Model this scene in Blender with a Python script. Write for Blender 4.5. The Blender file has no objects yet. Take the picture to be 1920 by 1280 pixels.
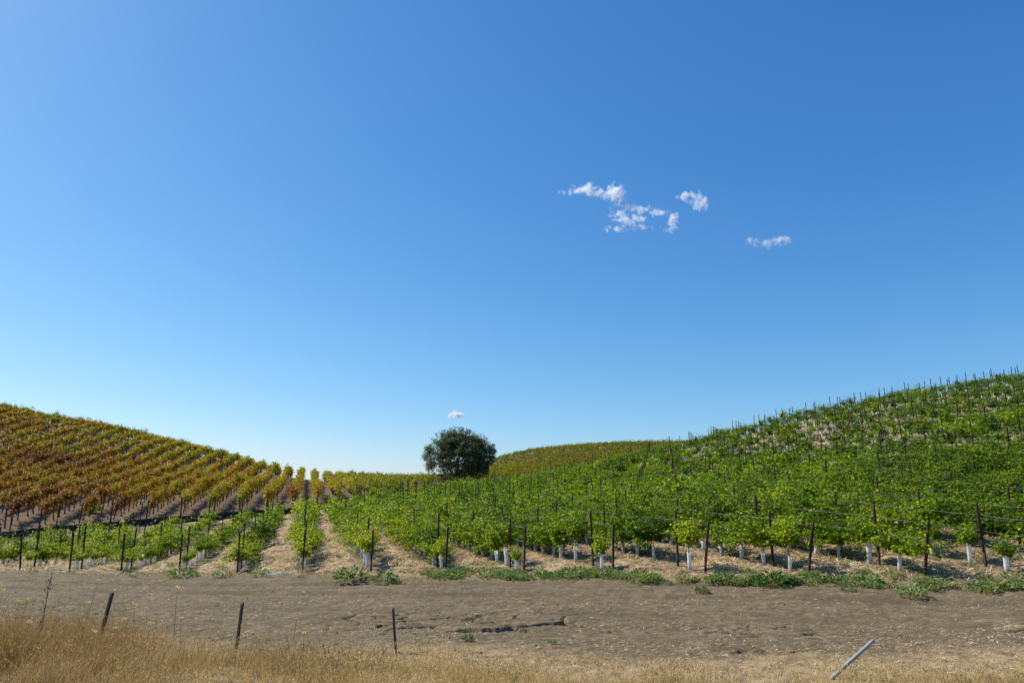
import bpy, math, random
import numpy as np
from mathutils import Vector

random.seed(7)
RNG = np.random.default_rng(11)
S = bpy.context.scene
COL = S.collection
R = math.radians

# ------------------------------------------------------------------ camera
CAMZ = 2.5
F = 1280.0                                   # focal length in photo pixels (1920 wide), 24 mm equivalent
TH = math.atan(290.0 / F)                    # upward tilt
CT, ST = math.cos(TH), math.sin(TH)
cam = bpy.data.cameras.new('camera')
cam.sensor_width = 36.0
cam.lens = 24.0
cam.clip_start = 0.1
cam.clip_end = 20000.0
camo = bpy.data.objects.new('camera', cam)
COL.objects.link(camo)
camo.location = (0, 0, CAMZ)
camo.rotation_euler = (math.pi / 2 + TH, 0, 0)
S.camera = camo

# ------------------------------------------------------------------ sky, sun, exposure
SUN_EL, SUN_AZ = R(46.0), R(-67.0)           # azimuth measured from +Y towards +X: sun high in front on the left
W = bpy.data.worlds.new('World')
S.world = W
W.use_nodes = True
wn = W.node_tree
wn.nodes.clear()
sky = wn.nodes.new('ShaderNodeTexSky')
sky.sky_type = 'NISHITA'
sky.sun_disc = False
sky.sun_elevation = SUN_EL
sky.sun_rotation = SUN_AZ
sky.altitude = 300.0
sky.air_density = 1.0
sky.dust_density = 0.6
sky.ozone_density = 5.0
bgn = wn.nodes.new('ShaderNodeBackground')
bgn.inputs['Strength'].default_value = 0.0934
wo = wn.nodes.new('ShaderNodeOutputWorld')
# grade the sky to the photograph's film: per channel gain * (sky * strength) ^ gamma
SKY_STR = 0.115
_sp = wn.nodes.new('ShaderNodeSeparateColor'); wn.links.new(sky.outputs[0], _sp.inputs[0])
_cb = wn.nodes.new('ShaderNodeCombineColor')
for _i, (_gm, _gn) in enumerate(((1.40, 1.33), (.99, 1.12), (.69, 1.12))):
    _p = wn.nodes.new('ShaderNodeMath'); _p.operation = 'POWER'; _p.inputs[1].default_value = _gm
    _m = wn.nodes.new('ShaderNodeMath'); _m.operation = 'MULTIPLY'; _m.inputs[1].default_value = _gn * SKY_STR ** _gm / SKY_STR
    wn.links.new(_sp.outputs[_i], _p.inputs[0]); wn.links.new(_p.outputs[0], _m.inputs[0]); wn.links.new(_m.outputs[0], _cb.inputs[_i])
wn.links.new(_cb.outputs[0], bgn.inputs['Color'])
wn.links.new(bgn.outputs[0], wo.inputs['Surface'])

sun = bpy.data.lights.new('sun', 'SUN')
sun.energy = 5.0
sun.angle = R(0.53)
sun.color = (1.0, 0.95, 0.87)
suno = bpy.data.objects.new('sun', sun)
COL.objects.link(suno)
sd = Vector((math.sin(SUN_AZ) * math.cos(SUN_EL), math.cos(SUN_AZ) * math.cos(SUN_EL), math.sin(SUN_EL)))
suno.rotation_euler = sd.to_track_quat('Z', 'Y').to_euler()
suno.location = sd * 200

S.view_settings.view_transform = 'Standard'
S.view_settings.look = 'None'
S.view_settings.exposure = 0.30
S.view_settings.gamma = 1.0
S.view_settings.use_curve_mapping = False
S.render.engine = 'CYCLES'
S.cycles.use_denoising = False
S.cycles.max_bounces = 18
S.cycles.diffuse_bounces = 4
S.cycles.transmission_bounces = 4
S.cycles.transparent_max_bounces = 8
S.cycles.volume_bounces = 16
S.cycles.volume_max_steps = 512
S.cycles.volume_step_rate = 0.35

# ------------------------------------------------------------------ helpers: pixels, noise
def pix_dir(px, py):
    """photo pixel -> (X/Y, Z/Y) with Z measured from the camera"""
    a = (640.0 - py) / F
    d = CT - a * ST
    return (px - 960.0) / F / d, (ST + a * CT) / d

def pix_at(px, py, Y):
    ax, m = pix_dir(px, py)
    return np.array([ax * Y, Y, CAMZ + m * Y])

def project(X, Y, Z):
    z = np.asarray(Z) - CAMZ
    dep = np.asarray(Y) * CT + z * ST
    return 960 + F * np.asarray(X) / dep, 640 - F * (-np.asarray(Y) * ST + z * CT) / dep, dep

def hash2(i, j, seed):
    h = (i.astype(np.int64) * 374761393 + j.astype(np.int64) * 668265263 + seed * 974634777) & 0xFFFFFFFF
    h = ((h ^ (h >> 13)) * 1274126177) & 0xFFFFFFFF
    h = h ^ (h >> 16)
    return (h & 0xFFFF) / 65535.0

def vnoise(x, y, seed=0):
    x = np.asarray(x, float); y = np.asarray(y, float)
    i = np.floor(x); j = np.floor(y)
    fx = x - i; fy = y - j
    fx = fx * fx * (3 - 2 * fx); fy = fy * fy * (3 - 2 * fy)
    a = hash2(i, j, seed); b = hash2(i + 1, j, seed)
    c = hash2(i, j + 1, seed); d = hash2(i + 1, j + 1, seed)
    return (a * (1 - fx) + b * fx) * (1 - fy) + (c * (1 - fx) + d * fx) * fy

def fbm(x, y, seed=0, oct=4):
    v = 0; amp = 0.5; tot = 0
    for k in range(oct):
        v = v + amp * vnoise(x * 2 ** k, y * 2 ** k, seed + 17 * k)
        tot += amp; amp *= 0.5
    return v / tot

def sstep(a, b, x):
    t = np.clip((np.asarray(x, float) - a) / (b - a), 0, 1)
    return t * t * (3 - 2 * t)

# ------------------------------------------------------------------ vineyard plan
EX, EY = -0.281, 0.960                       # direction of every vine row (away from the road)
NX, NY = 0.960, 0.281                        # across the rows
ROWROT = math.atan2(EY, EX)
def front_y(X): return 22.9 - 0.305 * X      # the headland line where the green rows end

FENCE_PX = [(-200, 1025, 43), (0, 1012, 46), (200, 992, 49.5), (400, 975, 54), (500, 967, 57), (560, 961, 60), (640, 949, 66),
            (700, 938, 75), (750, 931, 83), (800, 924, 91), (860, 916, 103), (900, 913, 107)]
BOUND_PX = [(980, 911, 110), (1055, 893, 108), (1155, 873, 104), (1255, 848, 99), (1355, 824, 93), (1500, 788, 87), (1700, 749, 84), (1900, 720, 82)]

ctrl = []                                    # (alpha, Y, slope) of ground points
def cp(px, py, Y):
    ax, m = pix_dir(px, py); ctrl.append((ax, Y, m))
def cz(ax, Y, zrel): ctrl.append((ax, Y, zrel / Y))

for ax in (-1.1, -0.6, -0.2, 0.2, 0.6, 1.1):
    cz(ax, 4.0, -2.25); cz(ax, 8.0, -2.42); cz(ax, 12.5, -2.52 + 0.06 * ax)
    cz(ax, 17.0, -2.55 + 0.25 * ax)
for px, py in ((-200, 1066), (37, 1068), (227, 1073), (445, 1075), (695, 1072), (835, 1072), (982, 1075), (1149, 1072), (1321, 1076), (1515, 1077), (1733, 1079), (2050, 1082)):
    ax, m = pix_dir(px, py); Y = 22.9 / (1 + 0.305 * ax); ctrl.append((ax, Y, m))
for p in FENCE_PX + BOUND_PX: cp(*p)
for p in [(-200, 990, 47), (-200, 735, 102), (-200, 860, 72), (0, 978, 50), (0, 900, 68), (0, 830, 84), (0, 775, 105), (200, 970, 53), (200, 903, 74), (200, 852, 91), (200, 813, 108),
          (400, 957, 58), (400, 906, 82), (400, 860, 112), (560, 948, 64), (560, 925, 88), (560, 897, 118), (640, 937, 72), (640, 903, 126),
          (700, 926, 84), (700, 906, 138), (800, 917, 103), (800, 905, 140), (860, 909, 122), (860, 904, 146), (930, 911, 109), (930, 903, 122), (930, 890, 150), (930, 868, 205),
          (980, 906, 124), (980, 884, 155), (980, 854, 205), (1055, 898, 124), (1055, 845, 205), (1155, 887, 124), (1155, 838, 205), (1255, 866, 120), (1255, 837, 205),
          (1355, 842, 115), (1355, 838, 205), (1500, 805, 106), (1500, 832, 200), (1700, 764, 106), (1700, 800, 200), (1900, 738, 106), (1900, 780, 200),
          (-200, 755, 125), (-200, 790, 180), (0, 793, 125), (0, 830, 180), (200, 828, 130), (200, 860, 190), (400, 873, 135), (400, 895, 200), (560, 905, 140), (560, 915, 210),
          (640, 908, 150), (640, 917, 220), (700, 909, 165), (700, 918, 230), (800, 908, 165), (800, 918, 230), (860, 908, 170), (860, 917, 240),
          (930, 880, 240), (980, 866, 240), (1055, 858, 240), (1155, 850, 240), (1255, 850, 240), (1355, 852, 240),
          (300, 1040, 37), (567, 1030, 33), (567, 990, 45), (800, 1015, 34), (800, 957, 60), (1000, 1022, 32), (1000, 972, 50), (1000, 937, 78), (1200, 1012, 30), (1200, 951, 46), (1200, 905, 70),
          (1400, 1006, 28.5), (1400, 940, 41), (1400, 880, 60), (1600, 996, 27), (1600, 920, 38), (1600, 850, 54), (1800, 965, 29), (1800, 862, 42), (1800, 785, 59), (2100, 945, 28), (2100, 838, 40), (2100, 750, 57), (2100, 690, 83), (2100, 710, 108)]:
    cp(*p)
ctrl = np.array(ctrl)
CP = np.stack([ctrl[:, 0] * 1.6, np.log(ctrl[:, 1])], 1)
def tps_k(r2): return np.where(r2 > 0, 0.5 * r2 * np.log(r2 + 1e-12), 0)
nC = len(CP)
K = tps_k(((CP[:, None] - CP[None]) ** 2).sum(-1)) + np.eye(nC) * 2e-4
P_ = np.concatenate([np.ones((nC, 1)), CP], 1)
A = np.block([[K, P_], [P_.T, np.zeros((3, 3))]])
COEF = np.linalg.solve(A, np.concatenate([ctrl[:, 2], np.zeros(3)]))

# coarse table of the smooth slope field, bilinear afterwards
TA = np.linspace(-1.2, 1.2, 161); TL = np.linspace(math.log(3.5), math.log(330), 241)
_g = np.stack(np.meshgrid(TA * 1.6, TL, indexing='ij'), -1).reshape(-1, 2)
_m = np.zeros(len(_g))
for a0 in range(0, len(_g), 4000):
    q = _g[a0:a0 + 4000]
    _m[a0:a0 + 4000] = tps_k(((q[:, None] - CP[None]) ** 2).sum(-1)) @ COEF[:nC] + COEF[nC] + q @ COEF[nC + 1:]
TM = _m.reshape(161, 241)

def base_h(X, Y):
    X = np.asarray(X, float); Y = np.maximum(np.asarray(Y, float), 4.0)
    ax = np.clip(X / Y, -1.15, 1.15)
    fa = (ax - TA[0]) / (TA[1] - TA[0]); fl = np.clip((np.log(Y) - TL[0]) / (TL[1] - TL[0]), 0, 239.999)
    i = np.clip(fa.astype(int), 0, 159); j = np.clip(fl.astype(int), 0, 239)
    u = fa - i; v = fl - j
    m = (TM[i, j] * (1 - u) + TM[i + 1, j] * u) * (1 - v) + (TM[i, j + 1] * (1 - u) + TM[i + 1, j + 1] * u) * v
    return CAMZ + m * Y

fpx = [pix_dir(p[0], p[1])[0] for p in FENCE_PX + BOUND_PX]
fpy = [p[2] for p in FENCE_PX + BOUND_PX]
def back_y(X, Y): return np.interp(X / Y, fpx, fpy)      # barrier / far edge of the green block, by bearing
FENCE_END_AX = pix_dir(905, 912)[0]
crest_ax = [pix_dir(p, 880)[0] for p in (-200, 0, 200, 400, 560, 640, 700, 800, 860)]
crest_Y = [106, 110, 114, 120, 126, 136, 150, 152, 155]

# rows of the green block: through the end posts seen in the photo
POST_PX = [37, 130, 227, 336, 445, 567, 695, 835, 982, 1149, 1321, 1515, 1733]
def front_pt(px, py=1073):
    ax, _ = pix_dir(px, py); Y = 22.9 / (1 + 0.305 * ax); return ax * Y, Y
row_s = [NX * x + NY * y for x, y in (front_pt(p) for p in POST_PX)]
ds = (row_s[-1] - row_s[0]) / 12.0
GREEN_S = [row_s[0] - ds * k for k in (3, 2, 1)] + row_s + [row_s[-1] + ds * k for k in range(1, 30)]
GS = np.array(GREEN_S)
AUT_DS = 2.08

def nearest_row_dist(s):
    i = np.clip(np.searchsorted(GS, s), 1, len(GS) - 1)
    return np.minimum(np.abs(s - GS[i - 1]), np.abs(s - GS[i]))

# cracks in the baked track
_ck = np.random.default_rng(3)
cpts = np.stack([_ck.uniform(-6, 8, 190), _ck.uniform(11.2, 18.2, 190)], 1)
def cracks(X, Y):
    wx = X + 0.22 * (fbm(X * 2.2, Y * 2.2, 5) - .5) * 2; wy = Y + 0.22 * (fbm(X * 2.2, Y * 2.2, 6) - .5) * 2
    d = (((wx[:, None] - cpts[None, :, 0]) * 0.62) ** 2 + ((wy[:, None] - cpts[None, :, 1]) * 1.2) ** 2) ** .5
    cell = d.argmin(1)
    d.partition(1, axis=1)
    e = d[:, 1] - d[:, 0]
    lift = np.random.default_rng(9).uniform(-.012, .020, len(cpts))[cell]
    reg = np.exp(-(((X + 0.9) / 2.7) ** 4) - (((Y - 15.2 + 0.12 * X) / 1.15) ** 4)) + 0.6 * np.exp(-(((X - 4.9) / 1.2) ** 4) - (((Y - 14.1) / 0.6) ** 4)) + .4 * np.exp(-(((X - 4.2) / .9) ** 4) - (((Y - 12.4) / 0.45) ** 4))
    reg = reg * sstep(0.10, 0.30, fbm(X * .9 + 3, Y * 1.4, 8))
    reg = np.clip(reg * 1.3, 0, 1)
    return 0.085 * sstep(0.072, 0.015, e) * reg - lift * reg

def ruts(X, Y):
    w = .25 * (fbm(X * .3, Y * .3, 33, 2) - .5)
    c = Y - (front_y(X) - 3.6) * .55 - .45 * (18.6 - .12 * X) + w     # wheel lines drift along the track
    return np.exp(-(c / .28) ** 2) + np.exp(-((c - 1.75) / .26) ** 2) + .6 * np.exp(-((c + 2.6) / .3) ** 2)
def masks(X, Y):
    d = Y - front_y(X)
    s = NX * X + NY * Y
    by = back_y(X, Y)
    green = sstep(-0.8, 0.3, d + 0.7 * (fbm(X * .8, Y * .8, 21) - .5)) * sstep(0.3, -0.8, Y - by)
    rd = nearest_row_dist(s)
    return d, s, by, green, rd

def H(X, Y, fine=True):
    X = np.asarray(X, float).ravel(); Y = np.asarray(Y, float).ravel()
    z = base_h(X, Y)
    d, s, by, green, rd = masks(X, Y)
    ais = sstep(0.35, 0.95, rd)
    z = z + green * sstep(90, 40, Y) * ais * (0.02 + 0.16 * fbm(X * 1.1, Y * 1.1, 31))
    tr = sstep(0.3, -0.7, d) * sstep(9.0, 12.0, Y)
    z = z - tr * 0.045 * ruts(X, Y) * (.4 + fbm(X * .8, Y * .8, 34))
    z = z + tr * 0.05 * (fbm(X * .5, Y * .9, 40) - .5)
    z = z + 0.06 * (fbm(X * .25, Y * .25, 41, 2) - .5) * sstep(60, 20, Y)
    if fine:
        near = sstep(40, 18, Y)
        z = z + near * (1 - .45 * np.clip(ruts(X, Y), 0, 1) * tr) * (0.046 * (fbm(X * 3.0, Y * 3.0, 50) - .5) + 0.042 * (fbm(X * 9.0, Y * 9.0, 51, 3) - .5))
        z = z + 0.03 * green * near * (vnoise(X * 14, Y * 14, 52) - .5)
        m = (np.abs(X) < 8) & (Y > 11.0) & (Y < 18)
        if m.any():
            z[m] -= cracks(X[m], Y[m])
    return z

def h1(x, y): return float(H(np.array([x]), np.array([y]), False)[0])

# ------------------------------------------------------------------ helpers: meshes, objects, materials
def mesh_np(name, verts, faces, mats, smooth=False, midx=None):
    """verts (N,3), faces: one array (M,k) or a list of arrays"""
    if not isinstance(faces, list): faces = [faces]
    me = bpy.data.meshes.new(name)
    verts = np.ascontiguousarray(verts, dtype=np.float32)
    me.vertices.add(len(verts)); me.vertices.foreach_set('co', verts.ravel())
    loops = np.concatenate([f.ravel() for f in faces]).astype(np.int32)
    tot = np.concatenate([np.full(len(f), f.shape[1]) for f in faces]).astype(np.int32)
    st = np.concatenate([[0], np.cumsum(tot)[:-1]]).astype(np.int32)
    me.loops.add(len(loops)); me.loops.foreach_set('vertex_index', loops)
    me.polygons.add(len(tot)); me.polygons.foreach_set('loop_start', st)
    me.polygons.foreach_set('loop_total', tot)
    if smooth: me.polygons.foreach_set('use_smooth', np.ones(len(tot), dtype=bool))
    for m in (mats if isinstance(mats, (list, tuple)) else [mats]): me.materials.append(m)
    if midx is not None: me.polygons.foreach_set('material_index', np.asarray(midx, dtype=np.int32))
    me.update(calc_edges=True)
    me.validate()
    return me

def color_attr(me, name, rgba):
    at = me.attributes.new(name, 'FLOAT_COLOR', 'POINT')
    at.data.foreach_set('color', np.ascontiguousarray(rgba, dtype=np.float32).ravel())

def link(name, data, parent=None, loc=(0, 0, 0), rot=(0, 0, 0), sc=(1, 1, 1)):
    o = bpy.data.objects.new(name, data)
    COL.objects.link(o)
    o.location = loc; o.rotation_euler = rot; o.scale = sc
    if parent is not None: o.parent = parent
    return o

def tag(o, label=None, cat=None, group=None, kind=None):
    if label: o['label'] = label
    if cat: o['category'] = cat
    if group: o['group'] = group
    if kind: o['kind'] = kind
    return o

class Nodes:
    def __init__(self, name):
        self.m = bpy.data.materials.new(name); self.m.use_nodes = True
        self.t = self.m.node_tree; self.t.nodes.clear()
        self.out = self.t.nodes.new('ShaderNodeOutputMaterial')
    def n(self, typ, **kw):
        nd = self.t.nodes.new(typ)
        for k, v in kw.items():
            if k.startswith('i_'): nd.inputs[k[2:].replace('_', ' ')].default_value = v
            else: setattr(nd, k, v)
        return nd
    def l(self, a, b): self.t.links.new(a, b)
    def ramp(self, fac, stops, interp='LINEAR'):
        r = self.n('ShaderNodeValToRGB'); r.color_ramp.interpolation = interp
        els = r.color_ramp.elements
        while len(els) < len(stops): els.new(0.5)
        for e, (p, c) in zip(els, stops):
            e.position = p; e.color = (*c, 1) if len(c) == 3 else c
        if fac is not None: self.l(fac, r.inputs[0])
        return r
    def math(self, op, a, b=None, clamp=False):
        m = self.n('ShaderNodeMath', operation=op, use_clamp=clamp)
        for k, v in ((0, a), (1, b)):
            if v is None: continue
            if isinstance(v, (int, float)): m.inputs[k].default_value = v
            else: self.l(v, m.inputs[k])
        return m.outputs[0]
    def mix(self, fac, a, b, typ='MIX'):
        m = self.n('ShaderNodeMix', data_type='RGBA', blend_type=typ)
        for s_, v in ((m.inputs[0], fac), (m.inputs[6], a), (m.inputs[7], b)):
            if isinstance(v, (int, float)): s_.default_value = v
            elif isinstance(v, tuple): s_.default_value = (*v, 1)
            else: self.l(v, s_)
        return m.outputs[2]
    def noise(self, scale, detail=4, rough=.55, coord=None, dim='3D'):
        nz = self.n('ShaderNodeTexNoise'); nz.inputs['Scale'].default_value = scale
        nz.inputs['Detail'].default_value = detail; nz.inputs['Roughness'].default_value = rough
        if coord is not None: self.l(coord, nz.inputs['Vector'])
        return nz.outputs['Fac']

def leaf_mat(name, stops, spread, transl, tint='OBJECT', rough=.45, spec=.13, tboost=(1.6, 1.5, .5), patch=0.0):
    """leaf colour = ramp(tint.r + random per leaf * spread), value * tint.g"""
    N = Nodes(name)
    if tint == 'OBJECT':
        c = N.n('ShaderNodeObjectInfo').outputs['Color']
    else:
        c = N.n('ShaderNodeAttribute', attribute_name='tint').outputs['Color']
    sep = N.n('ShaderNodeSeparateColor'); N.l(c, sep.inputs[0])
    geo = N.n('ShaderNodeNewGeometry')
    r = N.math('MULTIPLY', N.math('SUBTRACT', geo.outputs['Random Per Island'], .5), spread)
    f = N.math('ADD', sep.outputs[0], r)
    if patch:
        nz = N.noise(2.2, 3, coord=geo.outputs['Position'])
        f = N.math('ADD', f, N.math('MULTIPLY', N.math('SUBTRACT', nz, .5), patch))
    rp = N.ramp(f, stops)
    r2 = N.math('FRACT', N.math('MULTIPLY', geo.outputs['Random Per Island'], 37.7))
    val = N.math('MULTIPLY', sep.outputs[1], N.math('ADD', .7, N.math('MULTIPLY', r2, .6)))
    cm = N.n('ShaderNodeVectorMath', operation='SCALE'); N.l(rp.outputs[0], cm.inputs[0]); N.l(val, cm.inputs['Scale'])
    p = N.n('ShaderNodeBsdfPrincipled'); N.l(cm.outputs[0], p.inputs['Base Color'])
    p.inputs['Roughness'].default_value = rough; p.inputs['Specular IOR Level'].default_value = spec
    tr = N.n('ShaderNodeBsdfTranslucent')
    tc = N.n('ShaderNodeVectorMath', operation='MULTIPLY'); N.l(cm.outputs[0], tc.inputs[0]); tc.inputs[1].default_value = tboost
    N.l(tc.outputs[0], tr.inputs['Color'])
    mx = N.n('ShaderNodeMixShader'); mx.inputs[0].default_value = transl
    N.l(p.outputs[0], mx.inputs[1]); N.l(tr.outputs[0], mx.inputs[2]); N.l(mx.outputs[0], N.out.inputs['Surface'])
    return N.m

def plain_mat(name, c1, c2, scale=8, rough=.8, metal=0, spec=.3, bump=.0, stretch=None):
    N = Nodes(name)
    tc = N.n('ShaderNodeTexCoord').outputs['Object']
    if stretch:
        mp = N.n('ShaderNodeMapping'); mp.inputs['Scale'].default_value = stretch; N.l(tc, mp.inputs[0]); tc = mp.outputs[0]
    nz = N.noise(scale, 5, .6, tc)
    rp = N.ramp(nz, [(.3, c1), (.7, c2)])
    p = N.n('ShaderNodeBsdfPrincipled'); N.l(rp.outputs[0], p.inputs['Base Color'])
    p.inputs['Roughness'].default_value = rough; p.inputs['Metallic'].default_value = metal; p.inputs['Specular IOR Level'].default_value = spec
    if bump:
        b = N.n('ShaderNodeBump'); b.inputs['Strength'].default_value = bump; N.l(nz, b.inputs['Height']); N.l(b.outputs[0], p.inputs['Normal'])
    N.l(p.outputs[0], N.out.inputs['Surface'])
    return N.m

def blade_mat(name, stops, transl=.3, rough=.7, patch=.35, pscale=.7, brown=0):
    N = Nodes(name)
    geo = N.n('ShaderNodeNewGeometry')
    nz = N.noise(pscale, 3, .6, geo.outputs['Position'])
    f = N.math('ADD', N.math('MULTIPLY', geo.outputs['Random Per Island'], 1 - patch), N.math('MULTIPLY', N.math('SUBTRACT', nz, .22), patch * 1.8))
    rp = N.ramp(f, stops)
    col = rp.outputs[0]
    if brown:                                # another, browner species takes over towards the left of the verge
        sx = N.n('ShaderNodeSeparateXYZ'); N.l(geo.outputs['Position'], sx.inputs[0])
        k = N.math('MULTIPLY', N.math('SUBTRACT', -1.5, sx.outputs[0]), .16, True)
        col = N.mix(N.math('MULTIPLY', k, brown), col, N.mix(1.0, col, (.52, .42, .30), 'MULTIPLY'))
    p = N.n('ShaderNodeBsdfPrincipled'); N.l(col, p.inputs['Base Color'])
    p.inputs['Roughness'].default_value = rough; p.inputs['Specular IOR Level'].default_value = .25
    tr = N.n('ShaderNodeBsdfTranslucent'); N.l(col, tr.inputs['Color'])
    mx = N.n('ShaderNodeMixShader'); mx.inputs[0].default_value = transl
    N.l(p.outputs[0], mx.inputs[1]); N.l(tr.outputs[0], mx.inputs[2]); N.l(mx.outputs[0], N.out.inputs['Surface'])
    return N.m

def tube(pts, rad, k=6, cap=True):
    """tapered tube along a polyline -> verts, quad faces, cap polygons as quads are skipped (fan of quads not needed)"""
    pts = np.asarray(pts, float); rad = np.broadcast_to(np.asarray(rad, float), (len(pts),))
    t = np.gradient(pts, axis=0); t /= np.linalg.norm(t, axis=1)[:, None] + 1e-9
    ref = np.array([0.0, 0, 1]) if abs(t[0][2]) < .9 else np.array([1.0, 0, 0])
    a = np.cross(t, ref); a /= np.linalg.norm(a, axis=1)[:, None] + 1e-9
    b = np.cross(t, a)
    an = np.arange(k) / k * 2 * math.pi
    v = pts[:, None] + rad[:, None, None] * (a[:, None] * np.cos(an)[None, :, None] + b[:, None] * np.sin(an)[None, :, None])
    v = v.reshape(-1, 3); f = []
    for i in range(len(pts) - 1):
        for j in range(k):
            f.append((i * k + j, i * k + (j + 1) % k, (i + 1) * k + (j + 1) % k, (i + 1) * k + j))
    f = np.array(f)
    if cap:
        v = np.concatenate([v, pts[:1], pts[-1:]]); c0 = len(v) - 2; c1 = len(v) - 1; L = (len(pts) - 1) * k
        tri = [(c0, (j + 1) % k, j, c0) for j in range(k)] + [(c1, L + j, L + (j + 1) % k, c1) for j in range(k)]
        return v, f, np.array(tri)[:, :3]
    return v, f, np.zeros((0, 3), int)

class Acc:
    def __init__(self): self.v = []; self.q = []; self.t = []; self.n = 0
    def add(self, v, q=None, t=None):
        v = np.asarray(v, float); self.v.append(v)
        if q is not None and len(q): self.q.append(np.asarray(q) + self.n)
        if t is not None and len(t): self.t.append(np.asarray(t) + self.n)
        self.n += len(v)
    def tube(self, pts, rad, k=6): self.add(*tube(pts, rad, k))
    def mesh(self, name, mat, smooth=False):
        fs = []
        if self.q: fs.append(np.concatenate(self.q))
        if self.t: fs.append(np.concatenate(self.t))
        return mesh_np(name, np.concatenate(self.v), fs, mat, smooth)

def unit(v): return v / (np.linalg.norm(v, axis=-1, keepdims=True) + 1e-9)

def leaf_geo(Pb, D, Nn, L, Wd, fold=.18, droop=.15):
    """folded kite leaves as two triangles each"""
    D = unit(D); Sd = unit(np.cross(D, Nn)); Nn = np.cross(Sd, D)
    L = np.asarray(L)[:, None]; Wd = np.asarray(Wd)[:, None]
    b = Pb
    l = Pb + .42 * L * D + .5 * Wd * Sd + fold * Wd * Nn
    r = Pb + .42 * L * D - .5 * Wd * Sd + fold * Wd * Nn
    t = Pb + L * D - droop * L * Nn
    v = np.stack([b, l, t, r], 1).reshape(-1, 3)
    i = np.arange(len(Pb))[:, None] * 4
    f = np.concatenate([i + np.array([[0, 2, 1]]), i + np.array([[0, 3, 2]])], 1).reshape(-1, 3)
    return v, f

# ------------------------------------------------------------------ ground
def ground_mat():
    N = Nodes('ground')
    atn = N.n('ShaderNodeAttribute', attribute_name='zone'); at = atn.outputs['Color']
    sp = N.n('ShaderNodeSeparateColor'); N.l(at, sp.inputs[0])
    pos = N.n('ShaderNodeNewGeometry').outputs['Position']
    big = N.noise(.35, 4, .6, pos); mid = N.noise(2.6, 5, .65, pos); fin = N.noise(28, 4, .7, pos)
    mp = N.n('ShaderNodeMapping'); mp.inputs['Scale'].default_value = (1.4, 7, 5); N.l(pos, mp.inputs[0])
    streak = N.noise(1.6, 6, .7, mp.outputs[0])
    dirt = N.ramp(N.math('ADD', N.math('MULTIPLY', mid, .6), N.math('MULTIPLY', fin, .4)), [(.3, (.076, .056, .031)), (.52, (.142, .107, .061)), (.75, (.27, .21, .125))]).outputs[0]
    dirt = N.mix(N.math('MULTIPLY', N.ramp(big, [(.4, (0, 0, 0)), (.62, (1, 1, 1))]).outputs[0], .45), dirt, (.100, .074, .043))
    litter = N.ramp(N.math('ADD', N.math('MULTIPLY', streak, .65), N.math('MULTIPLY', fin, .35)), [(.50, (0, 0, 0)), (.60, (1, 1, 1))]).outputs[0]
    dirt = N.mix(N.math('MULTIPLY', N.math('MULTIPLY', litter, atn.outputs['Alpha']), .30), dirt, (.46, .365, .22))
    dirt = N.mix(N.math('MULTIPLY', N.math('SUBTRACT', 1.0, atn.outputs['Alpha']), .55), dirt, (.085, .063, .038))
    straw = N.ramp(N.math('ADD', N.math('MULTIPLY', mid, .5), N.math('MULTIPLY', fin, .5)), [(.36, (.16, .10, .045)), (.5, (.37, .255, .13)), (.62, (.58, .44, .26))]).outputs[0]
    strawf = N.math('MULTIPLY', sp.outputs[0], N.ramp(N.math('ADD', N.math('MULTIPLY', mid, .7), N.math('MULTIPLY', big, .3)), [(.36, (.15, .15, .15)), (.52, (1, 1, 1))]).outputs[0])
    col = N.mix(strawf, dirt, straw)
    verge = N.ramp(N.math('ADD', N.math('MULTIPLY', mid, .5), N.math('MULTIPLY', fin, .5)), [(.3, (.16, .115, .06)), (.5, (.30, .215, .11)), (.7, (.42, .32, .18))]).outputs[0]
    vf = N.math('MULTIPLY', sp.outputs[1], N.ramp(mid, [(.32, (.3, .3, .3)), (.5, (1, 1, 1))]).outputs[0])
    col = N.mix(vf, col, verge)
    brown = N.ramp(N.math('ADD', N.math('MULTIPLY', mid, .6), N.math('MULTIPLY', fin, .4)), [(.3, (.085, .054, .032)), (.5, (.145, .096, .058)), (.72, (.29, .21, .125))]).outputs[0]
    col = N.mix(sp.outputs[2], col, brown)
    p = N.n('ShaderNodeBsdfPrincipled'); N.l(col, p.inputs['Base Color'])
    p.inputs['Roughness'].default_value = .95; p.inputs['Specular IOR Level'].default_value = .1
    b = N.n('ShaderNodeBump'); b.inputs['Strength'].default_value = .55; b.inputs['Distance'].default_value = .03
    N.l(N.math('ADD', mid, fin), b.inputs['Height']); N.l(b.outputs[0], p.inputs['Normal'])
    N.l(p.outputs[0], N.out.inputs['Surface'])
    return N.m

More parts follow.
